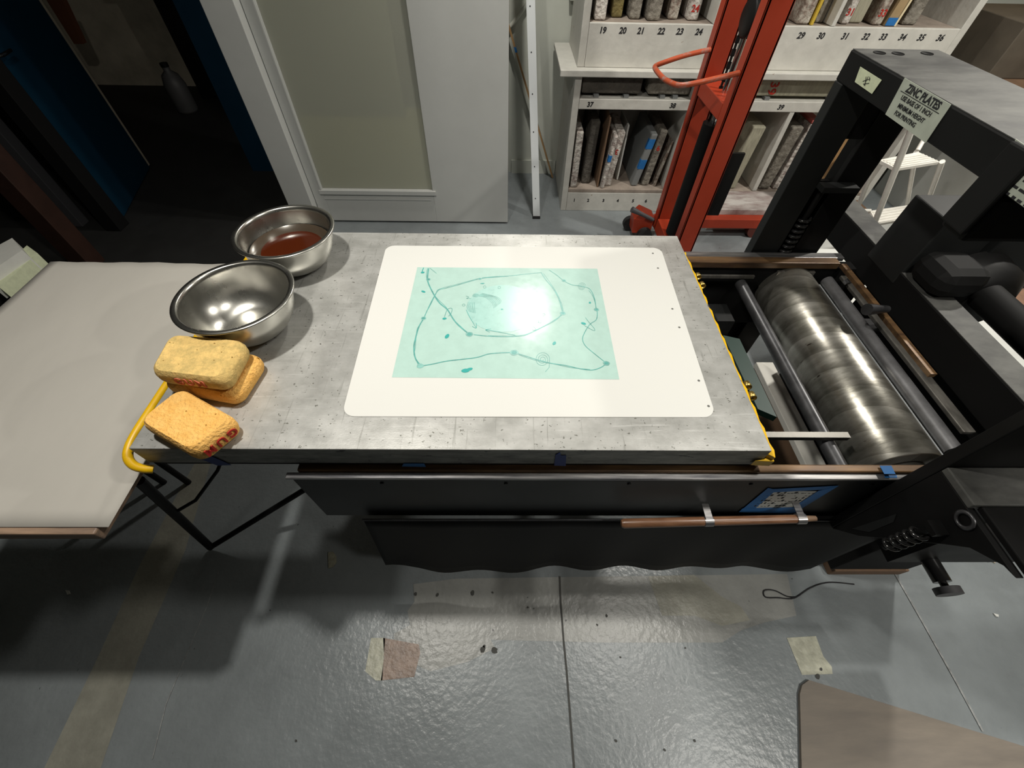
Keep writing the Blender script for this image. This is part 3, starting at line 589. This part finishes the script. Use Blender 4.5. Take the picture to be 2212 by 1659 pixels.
for x, y in [(745, 410), (1418, 558), (1395, 556), (1452, 495), (930, 250), (1060, 255)]:
    line([(x+12*math.cos(a*.9), y+10*math.sin(a*.9)) for a in range(8)], .0008)
line([(1352, 632), (1360, 600), (1382, 628), (1352, 632)], .0008); line([(765, 330), (790, 340), (770, 352), (810, 352)], .0010)
def teal_bg():
    M = mat('teal_ink_ground', (.43, .61, .555), .16, noise=.05, nscale=30, spec=.25, ramp=(.4, .6)); return M
dr.build('teal_drawing', [teal_bg(), m_teal1, m_teal2, m_teal3, m_tealhalo], t, fix=False)
# bowls
def bowl(cx_, cy_, rz, R, label, liquid=None):
    t = thing('steel_bowl', label, 'bowl', (cx_, cy_, BZ), 'stainless bowls on the bed')
    h = rz-BZ; z = BZ+.0005
    prof = [(0, .0), (.045, .0), (.062, .002)]
    for k in range(1, 13):
        a = k/12; prof.append((.062+(R-.010-.062)*math.sin(a*PI/2)**.85, .002+(h-.004)*(1-math.cos(a*PI/2))**1.0*.55+(h-.004)*.45*a))
    out = prof[:]
    inner = [(max(r-.0016, 0), hh+.0016) for r, hh in prof][::-1]
    rim = [(R-.004, h-.0015), (R, h-.003), (R+.001, h-.0005), (R-.001, h+.001), (R-.008, h+.0008)]
    MB().lathe(out+rim+inner, (cx_, cy_, z), seg=72).build('bowl_shell', m_stain, t)
    if liquid:
        lr = .0; 
        for r, hh in prof:
            if hh <= liquid: lr = r-.003
        q = MB().lathe([(0, liquid+.0016), (lr*.76, liquid+.0016)], (cx_+.008, cy_-.012, z), seg=64); q.lathe([(lr*.5, liquid+.0014), (lr*.98, liquid+.0014), (lr, liquid+.0017)], (cx_, cy_, z), seg=64, mi=1); q.build('liquid', [m_tea, m_tea2], t)
    return t
bowl(-.601, .712, 1.0, .125, 'empty stainless steel bowl, the nearer of the two')
bowl(-.577, .965, 1.0, .125, 'stainless steel bowl filled with brown liquid, the farther of the two', .054)
# sponges
def sponge(corners, z0, z1, M, label, txt, M2):
    t = thing('sponge', label, 'sponge', (sum(c.x for c in corners)/4, sum(c.y for c in corners)/4, z0), 'yellow gum sponges on the bed corner')
    c = rounded(corners, .022, 5)
    ctr = sum((p for p in c), Vector())/len(c)
    def ring(s, z): return [Vector((ctr.x+(p.x-ctr.x)*s, ctr.y+(p.y-ctr.y)*s, z)) for p in c]
    hz = z1-z0; rings = [ring(.86, z0), ring(.95, z0+.15*hz), ring(1, z0+.4*hz), ring(1, z0+.68*hz), ring(.955, z0+.88*hz), ring(.88, z1)]
    N_ = len(c); vs = [p for r in rings for p in r]; fs = []
    for i in range(5):
        for k in range(N_): fs.append((i*N_+k, i*N_+(k+1) % N_, (i+1)*N_+(k+1) % N_, (i+1)*N_+k))
    b = MB().add(vs, fs, 0, True).add(rings[0], [list(range(N_))[::-1]], 0, True).add(rings[-1], [list(range(N_))], 0, True)
    b.build('sponge_body', M, t)
    if not txt: return t
    p, q2, upside = txt
    # lettering on the side between corner p and q2
    A_, B_ = corners[p], corners[q2]; mid = (A_+B_)/2; dx = (B_-A_).normalized(); nrm = Vector((dx.y, -dx.x, 0))
    if nrm.dot(mid-ctr) < 0: nrm = -nrm
    zc_ = (z0+z1)/2
    cm = Vector((mid.x, mid.y, 0))+nrm*.0012
    xd = dx if dx.cross(Vector((0, 0, 1))).dot(nrm) > 0 else -dx; yd = Vector((0, 0, 1))
    if upside: xd = -xd; yd = -yd
    text('GUM', .025, M2, t, (cm.x, cm.y, z0+.54*hz), xd, yd, 'marker_lettering', ext=.0010, spacing=1.35, bold=.0006)
    return t
def zq(L, z):
    r = []
    for a, b in L:
        p = Zp(a, b, z); r.append(Vector((p.x, p.y, 0)))
    return r
sponge(zq([(303, 918), (425, 990), (520, 912), (397, 842)], .932), BZ+.0005, BZ+.048, m_sponge, 'bright clean yellow sponge marked GUM, nearest the bed corner', (1, 2, True), m_red_ink)
sponge(zq([(352, 838), (515, 868), (575, 775), (425, 752)], .925), BZ+.0005, BZ+.040, m_sponge, 'lower sponge of the stacked pair', None, None)
sponge(zq([(325, 812), (490, 832), (540, 742), (372, 727)], .972), BZ+.0425, BZ+.085, m_sponge_old, 'worn brownish top sponge of the stacked pair with smeared GUM lettering', (0, 1, False), m_red_faint)
# ================================================================== PRESS
pr_ = thing('lithography_press', 'black lithography press with steel roller and overhead crosshead at the right', 'press', (.9, .75, 0))
P_ = pr_
# side beams and rails
YF = .364
xs0, xs1 = -.40, 1.20
b = MB(); b.box(-.44, xs1, YF, YF+.010, .60, .806); b.box(-.44, xs1, YF+.010, YF+.03, .60, .612)
sbm = b.build('side_beam', m_blackgrey, P_, .002)
for xx in (-.36, -.1, .16, .42, .68):
    MB().lathe([(0, 0), (.004, 0), (.004, .002), (0, .002)], (xx+.1, YF, .790), (0, -1, 0), 10).build('screw', m_black, sbm)
MB().box(-.452, 1.10, .3625, .3765, .807, .815).build('steel_rail', m_railsteel, P_, .002)
MB().box(-.430, 1.10, .377, .395, .807, .821).build('guide_rail', m_rail, P_, .003)
MB().box(-.40, 1.09, 1.128, 1.156, .807, .820).build('steel_rail', m_railsteel, P_, .002)
MB().box(-.40, 1.06, 1.096, 1.1275, .800, .822).build('guide_rail', m_rail, P_, .002)
MB().box(-.37, 1.20, 1.10, 1.14, .56, .799).build('side_beam', m_blackdull, P_, .002)
# inside: roller, shafts, bars
MB().lathe([(0, -.008), (.05, -.008), (.052, 0), (.084, 0), (.086, .003), (.086, .69), (.084, .693), (.0, .693)], (.93, .430, .718), (0, 1, 0), 72).build('drive_roller', m_cyl, P_)
MB().tube([(.93, .386, .718), (.93, .421, .718)], .02, 16).build('roller_axle', m_shaft, P_)
MB().tube([(.764, .40, .752), (.764, 1.08, .752)], .017, 20).build('tie_shaft', m_shaft, P_)
MB().tube([(1.046, .46, .762), (1.046, 1.085, .762)], .018, 20).build('grey_shaft', m_pipe, P_)
MB().box(1.021, 1.028, .44, 1.08, .740, .752).build('floor_gap_strip', m_whitealu, P_)  # pale strip standing in for the floor seen between roller and shaft
MB().box(1.082, 1.112, .50, 1.09, .770, .781).build('flat_bar', m_flat, P_, .002)
MB().box(1.060, 1.076, .643, 1.095, .810, .822).build('brass_strip', m_rail, P_)
MB().box(.575, .80, .482, .497, .7705, .784).build('cross_link', m_flat, P_)
MB().box(.575, .80, 1.082, 1.090, .7705, .780).build('cross_link', m_flat, P_)
MB().box(.87, .99, 1.086, 1.094, .755, .795).build('bearing_block', m_flat, P_)
MB().box(.545, .76, 1.00, 1.085, .60, .66).build('far_ledge', m_blackgrey, P_)
MB().prism([(1.06, 1.03, .79), (1.10, 1.05, .79), (1.10, 1.07, .79), (1.06, 1.045, .79)], (0, 0, .006)).build('bracket', m_pipe, P_)
MB().box(1.06, 1.11, .86, .90, .755, .769).build('bracket', m_pipe, P_)
# uprights and crosshead
CZ0, CZ1, CX0, CX1 = 1.276, 1.337, .80, 1.005
k = MB(); k.box(CX0, CX1, .06, 1.20, CZ0, CZ1-.0015); k.build('crosshead', m_black, P_, .003)
MB().box(CX0+.002, CX1-.002, .062, 1.198, CZ1-.0014, CZ1).build('crosshead_top', m_dust, P_)
MB().lathe([(0, 0), (.013, 0), (.013, .001)], (.845, 1.165, CZ1+.0002), (0, 0, 1), 14).lathe([(0, 0), (.013, 0), (.013, .001)], (.885, 1.160, CZ1+.0002), (0, 0, 1), 14).lathe([(0, 0), (.013, 0), (.013, .001)], (.955, 1.165, CZ1+.0002), (0, 0, 1), 14).build('bolt_recess', m_blackdull, P_)
MB().box(.800, .888, 1.165, 1.20, .30, CZ0-.0005).build('upright', m_blackgrey, P_, .002)
MB().box(.936, 1.02, 1.165, 1.22, .30, CZ0-.0005).build('upright', m_black, P_, .002)
MB().box(.8885, .9355, 1.19, 1.205, .30, 1.035).build('upright_web', m_black, P_)
MB().box(.8885, .9355, 1.17, 1.20, 1.155, CZ0-.0005).build('upright_gusset', m_black, P_)
MB().box(.885, .985, 1.13, 1.164, 1.03, 1.045).build('yoke_bracket', m_blackgrey, P_)
def spring(x, y, z0, z1, r, turns, wr, nm='coil_spring'):
    pts = []
    for i in range(int(turns*14)+1):
        a = i/14*2*PI; pts.append((x+r*math.cos(a), y+r*math.sin(a), z0+(z1-z0)*i/(turns*14)))
    MB().tube(pts, wr, 8).build(nm, m_springblk, P_)
spring(.912, 1.168, .81, .935, .015, 7, .0045)
MB().tube([(.912, 1.168, .78), (.912, 1.168, 1.029)], .008, 12).build('tie_rod', m_black, P_)
# near upright
MB().box(.80, 1.15, .334, .356, .60, CZ0-.0005).build('upright', m_black, P_, .002)
MB().prism([(.80, .3335, .60), (.80, .3335, .917), (.80, .15, .917), (.80, .170, .912), (.80, .207, .880), (.80, .224, .842), (.80, .253, .770), (.80, .295, .665)], (.014, 0, 0)).build('side_bracket', m_black, P_, .001)
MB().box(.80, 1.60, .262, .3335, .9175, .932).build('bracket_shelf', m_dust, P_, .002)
MB().box(.815, 1.60, .145, .2615, .9175, .929).build('shaded_shelf_part', m_black, P_, .002)  # near part of the shelf top, made black for the shadow on it
MB().prism([(.7995, .313, .66), (.7995, .301, .787), (.7995, .290, .77), (.7995, .292, .70)], (-.0012, 0, 0)).build('name_plate', m_blackgrey, P_)
spring(.783, .25, .745, .832, .012, 5, .0036)
MB().tube([(.783, .25, .735), (.783, .25, .85)], .006, 12).build('tie_rod', m_black, P_)
MB().box(.775, .7995, .235, .262, .851, .862).build('spring_bracket', m_black, P_)
MB().lathe([(.014, 0), (.018, .002), (.014, .004), (.010, .002), (.014, 0)], (.7995, .247, .903), (-1, 0, 0), 24).build('grommet_ring', m_shaft, P_)
# pressure yoke
MB().hexa([(1.129, .45, .785), (1.20, .45, .785), (1.20, 1.40, .785), (1.129, 1.40, .785)], [(1.12, .45, .889), (1.198, .45, .889), (1.198, 1.40, .889), (1.12, 1.40, .889)]).build('yoke_beam', m_blackdull, P_, .003)
MB().box(1.121, 1.197, .452, 1.398, .8895, .8915).build('yoke_top', m_dust, P_)
MB().box(1.115, 1.24, .835, .957, .892, .975).build('gear_block', m_blackdull, P_, .03)
MB().box(1.12, 1.28, .958, 1.097, .852, 1.047).build('scraper_box', m_blackgrey, P_, .004)
MB().box(1.285, 1.50, .94, 1.10, .852, 1.035).build('scraper_box', m_blackgrey, P_, .004)
MB().box(.789, .7995, .640, .694, 1.205, 1.338).build('pressure_screw', m_blackdull, P_, .004)
MB().box(.80, 1.0, .64, .70, 1.19, 1.2755).build('screw_housing', m_blackdull, P_, .01)
MB().lathe([(0, 0), (.07, 0), (.105, .03), (.11, .09), (.11, .10)], (1.30, .85, .86), (0, 1, 0), 32).build('gear_housing', m_black, P_)
MB().tube([(1.272, .40, .90), (1.272, .849, .90)], .036, 24).build('yoke_pipe', m_blackdull, P_)
MB().box(1.2, 1.249, .42, 1.09, .45, .784).build('inner_web', m_blackdull, P_)
MB().tube([(1.06, .862, .84), (.985, .845, .853)], [.010, .016], 12).build('clamp_lever', m_shaft, P_)
# base
MB().box(1.16, 1.44, .37, 1.10, .055, .42).build('machine_base', m_blackdull, P_, .004)
MB().box(1.18, 1.45, .365, .44, .0, .05).build('base_skid', m_brownboard, P_, .004)
MB().box(-.33, .94, .80, 1.09, .0, .03).build('foot_board', m_blackdull, P_)
MB().box(-.34, -.26, 1.04, 1.095, .0, .559).build('rear_leg', m_blackdull, P_)
MB().box(1.05, 1.40, .30, .361, .425, .60).build('motor_plate', m_black, P_)
kb = MB(); kb.tube([(1.15, .299, .445), (1.15, .245, .445)], .020, 18); kb.tube([(1.15, .245, .445), (1.15, .232, .445)], .009, 14); kbo = kb.build('knob_shaft', m_springblk, P_)
MB().tube([(1.15, .232, .445), (1.15, .215, .445)], .029, 28).build('knob', m_greypost, kbo)
# green plate under the bed, slab below
tag(MB().prism([(.66, .605, .70), (.70, .58, .70), (.70, .86, .70), (.655, .875, .70)], (0, 0, .02)).build('green_plate', m_green), 'dark green metal plate hanging under the bed edge beside the roller', 'plate')
t = thing('floor_slab', 'long white topped stained timber lying under the press roller', 'timber', (1.1, .9, 0))
MB().box(1.057, 1.13, .60, 1.135, .272, .30).build('white_board', mat('stained_white', (.85, .83, .76), .6, noise=.1, nscale=10, spots=(22, .70, (.35, .18, .16))), t, .003)
MB().box(1.062, 1.125, .605, 1.13, .002, .2715).build('timber_body', m_brownboard, t)
# vinyl sheet hanging from side beam
vs = []; nx = 70; nz = 8; botp = [(-.40, .19), (-.30, .145), (-.198, .125), (0, .135), (.159, .16), (.30, .14), (.416, .18), (.60, .165), (.745, .175), (.85, .14), (.98, .15)]
def bot(x):
    for (a, za), (b2, zb2) in zip(botp, botp[1:]):
        if x <= b2: s = max(0, (x-a)/(b2-a)); s = s*s*(3-2*s); return za+(zb2-za)*s
    return botp[-1][1]
for j in range(nz+1):
    for i in range(nx+1):
        s = j/nz; xt = -.343+(1.02+.343)*i/nx; x = xt-(.045*s if i < 4 else .045*s*max(0, 1-(i-4)/20)); z = .615*(1-s)+bot(x)*s
        vs.append((x, .350+.006*s*math.sin(i*.55)+.004*s*math.sin(i*.23+1), z))
t = thing('vinyl_sheet', 'black vinyl sheet hanging below the front side beam with wavy bottom edge', 'sheet', (.3, .350, .15))
o = MB().add(vs, [(j*(nx+1)+i, j*(nx+1)+i+1, (j+1)*(nx+1)+i+1, (j+1)*(nx+1)+i) for j in range(nz) for i in range(nx)], 0, True).build('sheet', m_vinyl, t); so = o.modifiers.new('s', 'SOLIDIFY'); so.thickness = .0015
MB().tube([(-.345, .3475, .6165), (.2, .348, .618), (.86, .3475, .6175)], .0030, 8).build('hem_wire', m_shaft, t)
# wooden handle
a_ = Yp(1342, 1131, .325); b_ = Yp(1762, 1120, .325); L_ = (b_-a_); un = L_.normalized()
t = thing('wooden_pole', 'round wooden pole with two metal ferrules held along the front beam', 'pole', a_)
MB().tube([a_, a_+un*.006, a_+L_*.45, a_+L_*.9], [.008, .011, .0105, .0095], 18).build('shaft', m_wood, t)
MB().tube([a_+L_*.9, a_+L_], [.0082, .006], 14).build('dark_tip', m_brownboard, t)
for s in (.43, .90): MB().tube([a_+L_*s, a_+L_*(s+.045)], .0116, 18).build('metal_ferrule', m_railsteel, t)
for s in (.44, .905):
    p = a_+L_*s; MB().box(p.x-.004, p.x+.012,   .3250, .3615, p.z+.0116, p.z+.0136).build('hook', m_railsteel, t)
# taped note
t = thing('taped_note', 'small handwritten note taped with blue tape to the front beam', 'note', Yp(1700, 1100, .344))
yn = YF-.0008
MB().prism([Yp(*p, yn) for p in [(1619, 1100), (1718, 1098), (1770, 1061), (1660, 1060)]], (0, -.0006, 0)).build('paper', m_paper, t)
yn -= .0008
tb = MB()
for quad in ([(1596, 1106), (1621, 1107), (1677, 1058), (1659, 1054)], [(1657, 1057), (1812, 1049), (1800, 1056), (1660, 1064)], [(1700, 1104), (1716, 1108), (1812, 1049), (1768, 1060)], [(1596, 1106), (1604, 1098), (1716, 1096), (1712, 1109)]):
    tb.prism([Yp(*p, yn) for p in quad], (0, -.0004, 0)); yn -= .0002
tb.build('tape', m_tape, t)
inkm = MB(); random.seed(3)
for r in range(6):
    for c2 in range(15):
        if random.random() < .8:
            px = 1640+c2*7.5+(5-r)*7-12; py = 1066+r*5.6; p = Yp(px, py, YF-.002)
            w2 = random.uniform(.002, .006); inkm.box(p.x, p.x+w2, YF-.0022, YF-.0018, p.z, p.z+random.choice((.0014, .0012, .008)))
inkm.build('handwriting', m_ink, t)
tape([Zp(1900, 1006, .8245), Zp(1925, 1006, .8245), Zp(1934, 1024, .8245), Zp(1910, 1024, .8245)], (0, 0, .0006), m_tape, 'bright blue tape wrapped over the brown front rail')
tape([Zp(1910, 1026, .8155), Zp(1936, 1026, .8155), Zp(1938, 1032, .8155), Zp(1912, 1032, .8155)], (0, 0, .0006), m_tape, 'blue tape end lying on the steel front rail')
# signs on crosshead
def sign(corners, label, lines, M, xp=CX0-.0008):
    P4 = [Xp(a, b, xp) for a, b in corners]   # TL TR BR BL, facing -x
    t = thing('paper_sign', label, 'sign', sum(P4, Vector())/4)
    sh_ = MB().prism(P4, (-.0008, 0, 0)).build('sheet', M, t)
    yd = Vector((0, 0, 1)); xd = Vector((0, -1, 0)); TL = P4[0]; W_ = (P4[1]-P4[0]).length; H_ = (P4[0]-P4[3]).length
    for body, fx, fz, size, bold in lines:
        text(body, size, m_ink, sh_, (xp-.0014, TL.y-W_*fx, TL.z-H_*fz), xd, yd, 'lettering', bold=bold, squeeze=.98, ext=.0002)
    return t, P4, W_, H_
t, P4, W_, H_ = sign([(1955, 168), (2055, 226), (2000, 309), (1913, 247)], 'grey paper sign lettered ZINC PLATES on the crosshead', [('ZINC PLATES', .52, .17, .0175, .0006), ('USE BASE OF 1 INCH', .50, .42, .0105, .0002), ('MINIMUM HEIGHT', .50, .62, .0105, .0002), ('FOR PRINTING', .47, .81, .0105, .0002)], m_signpaper)
y_ = P4[0].y; z_ = P4[0].z
MB().box(CX0-.0022, CX0-.0017, y_-W_*.93, y_-W_*.08, z_-H_*.31, z_-H_*.295).build('underline', m_ink, t)
t, P4, W_, H_ = sign([(1859, 144), (1905, 173), (1884, 203), (1847, 177)], 'small pale green label with a scribble at the far end of the crosshead', [], m_notepale)
sc_ = MB(); c_ = sum(P4, Vector())/4
for a_1, b_1 in (((-.008, .007), (.004, -.012)), ((.008, .008), (-.010, -.006)), ((-.002, .010), (.001, -.013)), ((.012, -.002), (-.004, -.011)), ((.003, .011), (.010, .003))):
    sc_.tube([(CX0-.0022, c_.y-a_1[0], c_.z+a_1[1]*.7), (CX0-.0022, c_.y-b_1[0], c_.z+b_1[1]*.7)], .0006, 6)
sc_.build('scribble', m_ink, t)
t, P4, W_, H_ = sign([(2195, 300), (2320, 385), (2270, 490), (2151, 402)], 'grey paper sign with blurred small writing at the right frame edge', [], m_signpaper)
sc_ = MB(); random.seed(5)
for r_i in range(5):
    yy = P4[0].y-W_*.08
    while yy > P4[0].y-W_*.88:
        w1 = random.uniform(.004, .012); zz_ = P4[0].z-H_*(.18+.17*r_i); sc_.box(CX0-.0021, CX0-.0017, yy-w1, yy, zz_-.0018, zz_+.0018); yy -= w1+random.uniform(.003, .006)
sc_.build('handwriting', m_ink, t)
# ================================================================== BEHIND THE PRESS
# wood and yellow cable seen through the upright
tag(MB().prism([Yp(1815, 270, 2.6), Yp(1856, 270, 2.6), Yp(1790, 400, 2.6), Yp(1755, 400, 2.6)], (0, .03, 0)).build('plank', m_stick), 'pale wooden plank seen through the gap in the far upright', 'plank')
tag(MB().tube(sm([Yp(1846, 318, 2.55), Yp(1834, 330, 2.54), Yp(1838, 345, 2.55), Yp(1822, 355, 2.54), Yp(1824, 372, 2.55), Yp(1808, 392, 2.55)]), .012, 8).build('yellow_cable', m_yellow), 'coiled yellow cable hanging against the wooden plank', 'cable')
# low white table
t = thing('low_table', 'low white work table standing behind the press on the right', 'table', (2.5, 1.35, 0))
MB().box(1.47, 3.4, .85, 1.74, .41, .45).build('table_top', m_white, t, .004)
for x in (1.56, 3.3):
    for y in (.95, 1.64): MB().box(x-.03, x+.03, y-.03, y+.03, 0, .409).build('leg', m_white, t)
t = thing('open_crate', 'small brown framed crate lying on the floor behind the step ladder', 'crate', (2.2, 2.6, 0))
c = MB(); c.box(2.22, 2.52, 2.60, 2.62, 0, .12); c.box(2.22, 2.52, 2.82, 2.84, 0, .12); c.box(2.22, 2.24, 2.6205, 2.8195, 0, .12); c.box(2.50, 2.52, 2.6205, 2.8195, 0, .12); c.build('crate_frame', m_brownboard, t)
MB().box(2.241, 2.499, 2.621, 2.819, .001, .02).build('crate_floor', m_blackdull, t)
tag(MB().box(2.85, 3.25, 1.9, 2.2, .0, .08).build('wooden_block', m_stick, bevel=.005), 'pale wooden block lying on the floor right of the step ladder', 'block')
tag(MB().add([(1.5, 1.78, .0015), (4.2, 1.78, .0015), (4.2, 2.86, .0015), (2.1, 2.86, .0015), (2.1, 2.1, .0015), (1.9, 1.95, .0015)], [(0, 1, 2, 3, 4, 5)]).build('floor_sheet', m_white, fix=False), 'pale sheet spread on the floor under the step ladder', 'sheet')
sl = thing('step_ladder', 'white two step folding ladder standing behind the press opening', 'step ladder', (1.95, 2.0, .0))
Q = [Zp(1937, 364, .75), Zp(2030, 349, .75), Zp(1984, 328, .75), Zp(1899, 345, .75)]
b = MB(); b.prism(Q, (0, 0, -.014)); e1 = Q[1]-Q[0]; e2 = Q[3]-Q[0]
for k in range(5):
    o_ = Q[0]+e2*(.06+.18*k); b.prism([o_+e1*.03, o_+e1*.97, o_+e1*.97+e2*.09, o_+e1*.03+e2*.09], (0, 0, .004))
b.build('step', m_whitestep, sl, .0015)
Q2 = [Zp(1895, 484, .38), Zp(1985, 468, .38), Zp(1960, 443, .38), Zp(1880, 455, .38)]
b = MB(); b.prism(Q2, (0, 0, -.014)); e1 = Q2[1]-Q2[0]; e2 = Q2[3]-Q2[0]
for k in range(5):
    o_ = Q2[0]+e2*(.06+.18*k); b.prism([o_+e1*.03, o_+e1*.97, o_+e1*.97+e2*.09, o_+e1*.03+e2*.09], (0, 0, .004))
b.build('step', m_whitestep, sl, .0015)
def foot(u, v, k, v2): return Zp(u+k*(v2-v), v2, .004)
MB().tube([Q[3]+Vector((-.012, 0, 0)), foot(1899, 345, -.42, 560)], .011, 10).build('leg', m_whitestep, sl)
MB().tube([Q[1]+Vector((.012, 0, 0)), foot(2030, 349, -.34, 560)], .011, 10).build('leg', m_whitestep, sl)
MB().tube([Q[2]+Vector((.0, .012, -.005)), foot(1984, 328, -.2, 500)], .010, 10).build('leg', m_whitestep, sl)
ha = Q[0]+Vector((-.012, -.012, 0)); hf = foot(1937, 364, -.40, 600)
MB().tube([ha+(ha-hf)*.36, hf], .013, 10).build('handrail', m_whitestep, sl)
MB().tube([Q[2]+Vector((.004, .014, .0)), Q[2]+Vector((.06, .1, .10))], .010, 10).build('handrail', m_whitestep, sl)
MB().tube([Q2[3], Q2[3]+Vector((-.16, .0, .0))], .009, 10).build('brace', m_whitestep, sl)
# far right dark cabinets and bench
t = thing('brown_bench', 'dark brown bench running along the right side beyond the shelves', 'bench', (3.4, 2.2, 0))
MB().box(2.72, 4.6, 2.30, 3.30, .80, .86).build('bench_top', m_brownboard, t, .004)
MB().box(2.95, 4.55, 2.35, 3.25, .0, .799).build('carcass', m_white, t)
struct(box(2.66, 4.88, 3.43, 3.459, 1.12, 2.4), 'wall_panel', mat('tan_panel', (.50, .36, .16), .7, noise=.2, nscale=3))
MB().box(2.72, 4.6, 2.8, 3.30, .861, 1.10).build('upper_ledge', mat('brown_grey', (.12, .10, .075), .7, noise=.3, nscale=5), t, .004)
tag(MB().box(3.05, 3.2, 2.45, 2.6, .861, .93).build('white_tub', m_white, bevel=.015), 'white tub standing on the brown bench', 'tub')
tag(MB().box(2.0, 2.6, 1.20, 1.55, .451, .50).build('side_crate', mat('rust_wood', (.30, .16, .09), .6, col2=(.16, .09, .06), nscale=9), bevel=.004), 'rusty brown wooden crate on the low table behind the pipe', 'crate')
# ================================================================== FLOOR BITS
tag(MB().prism([Zp(1733, 1480, .012), Zp(1748, 1469, .012), Zp(2212, 1612, .012), Zp(2330, 1659, .012), Zp(2300, 1900, .012), Zp(1738, 1900, .012), Zp(1728, 1500, .012)], (0, 0, -.011)).build('floor_board', m_mat), 'grey brown board lying on the floor at the lower right corner', 'board')
t = MB().tube(sm([Zp(*p, .003) for p in [(1845, 1262), (1790, 1258), (1750, 1270), (1715, 1292), (1680, 1291), (1655, 1290), (1649, 1280), (1655, 1274), (1675, 1276), (1700, 1288), (1720, 1290)]]), .0022, 8)
tag(t.build('thin_rope', m_ink), 'thin black looped cord lying on the floor under the press', 'cord')
def scrap(px, label, M=m_debris, h=.004): return tag(MB().prism([Zp(a, b, .001) for a, b in px], (0, 0, h)).build('scrap', M), label, 'scrap')
scrap([(2125, 1203), (2135, 1206), (2142, 1203), (2149, 1210), (2148, 1217), (2140, 1212), (2133, 1214)], 'curled cream scrap on the floor near the right edge')
scrap([(2144, 1325), (2155, 1328), (2155, 1333), (2150, 1332)], 'small white triangular scrap on the floor at the right', m_white)
scrap([(709, 1194), (720, 1192), (727, 1202), (727, 1215), (720, 1225), (710, 1228)], 'half moon shaped pale chip lying left of the vinyl sheet', mat('pale_chip', (.35, .34, .26), .6, noise=.4, nscale=80))
scrap([(143, 1275), (150, 1276), (153, 1283), (147, 1285)], 'tiny white scrap on the dark floor at the left', m_white)
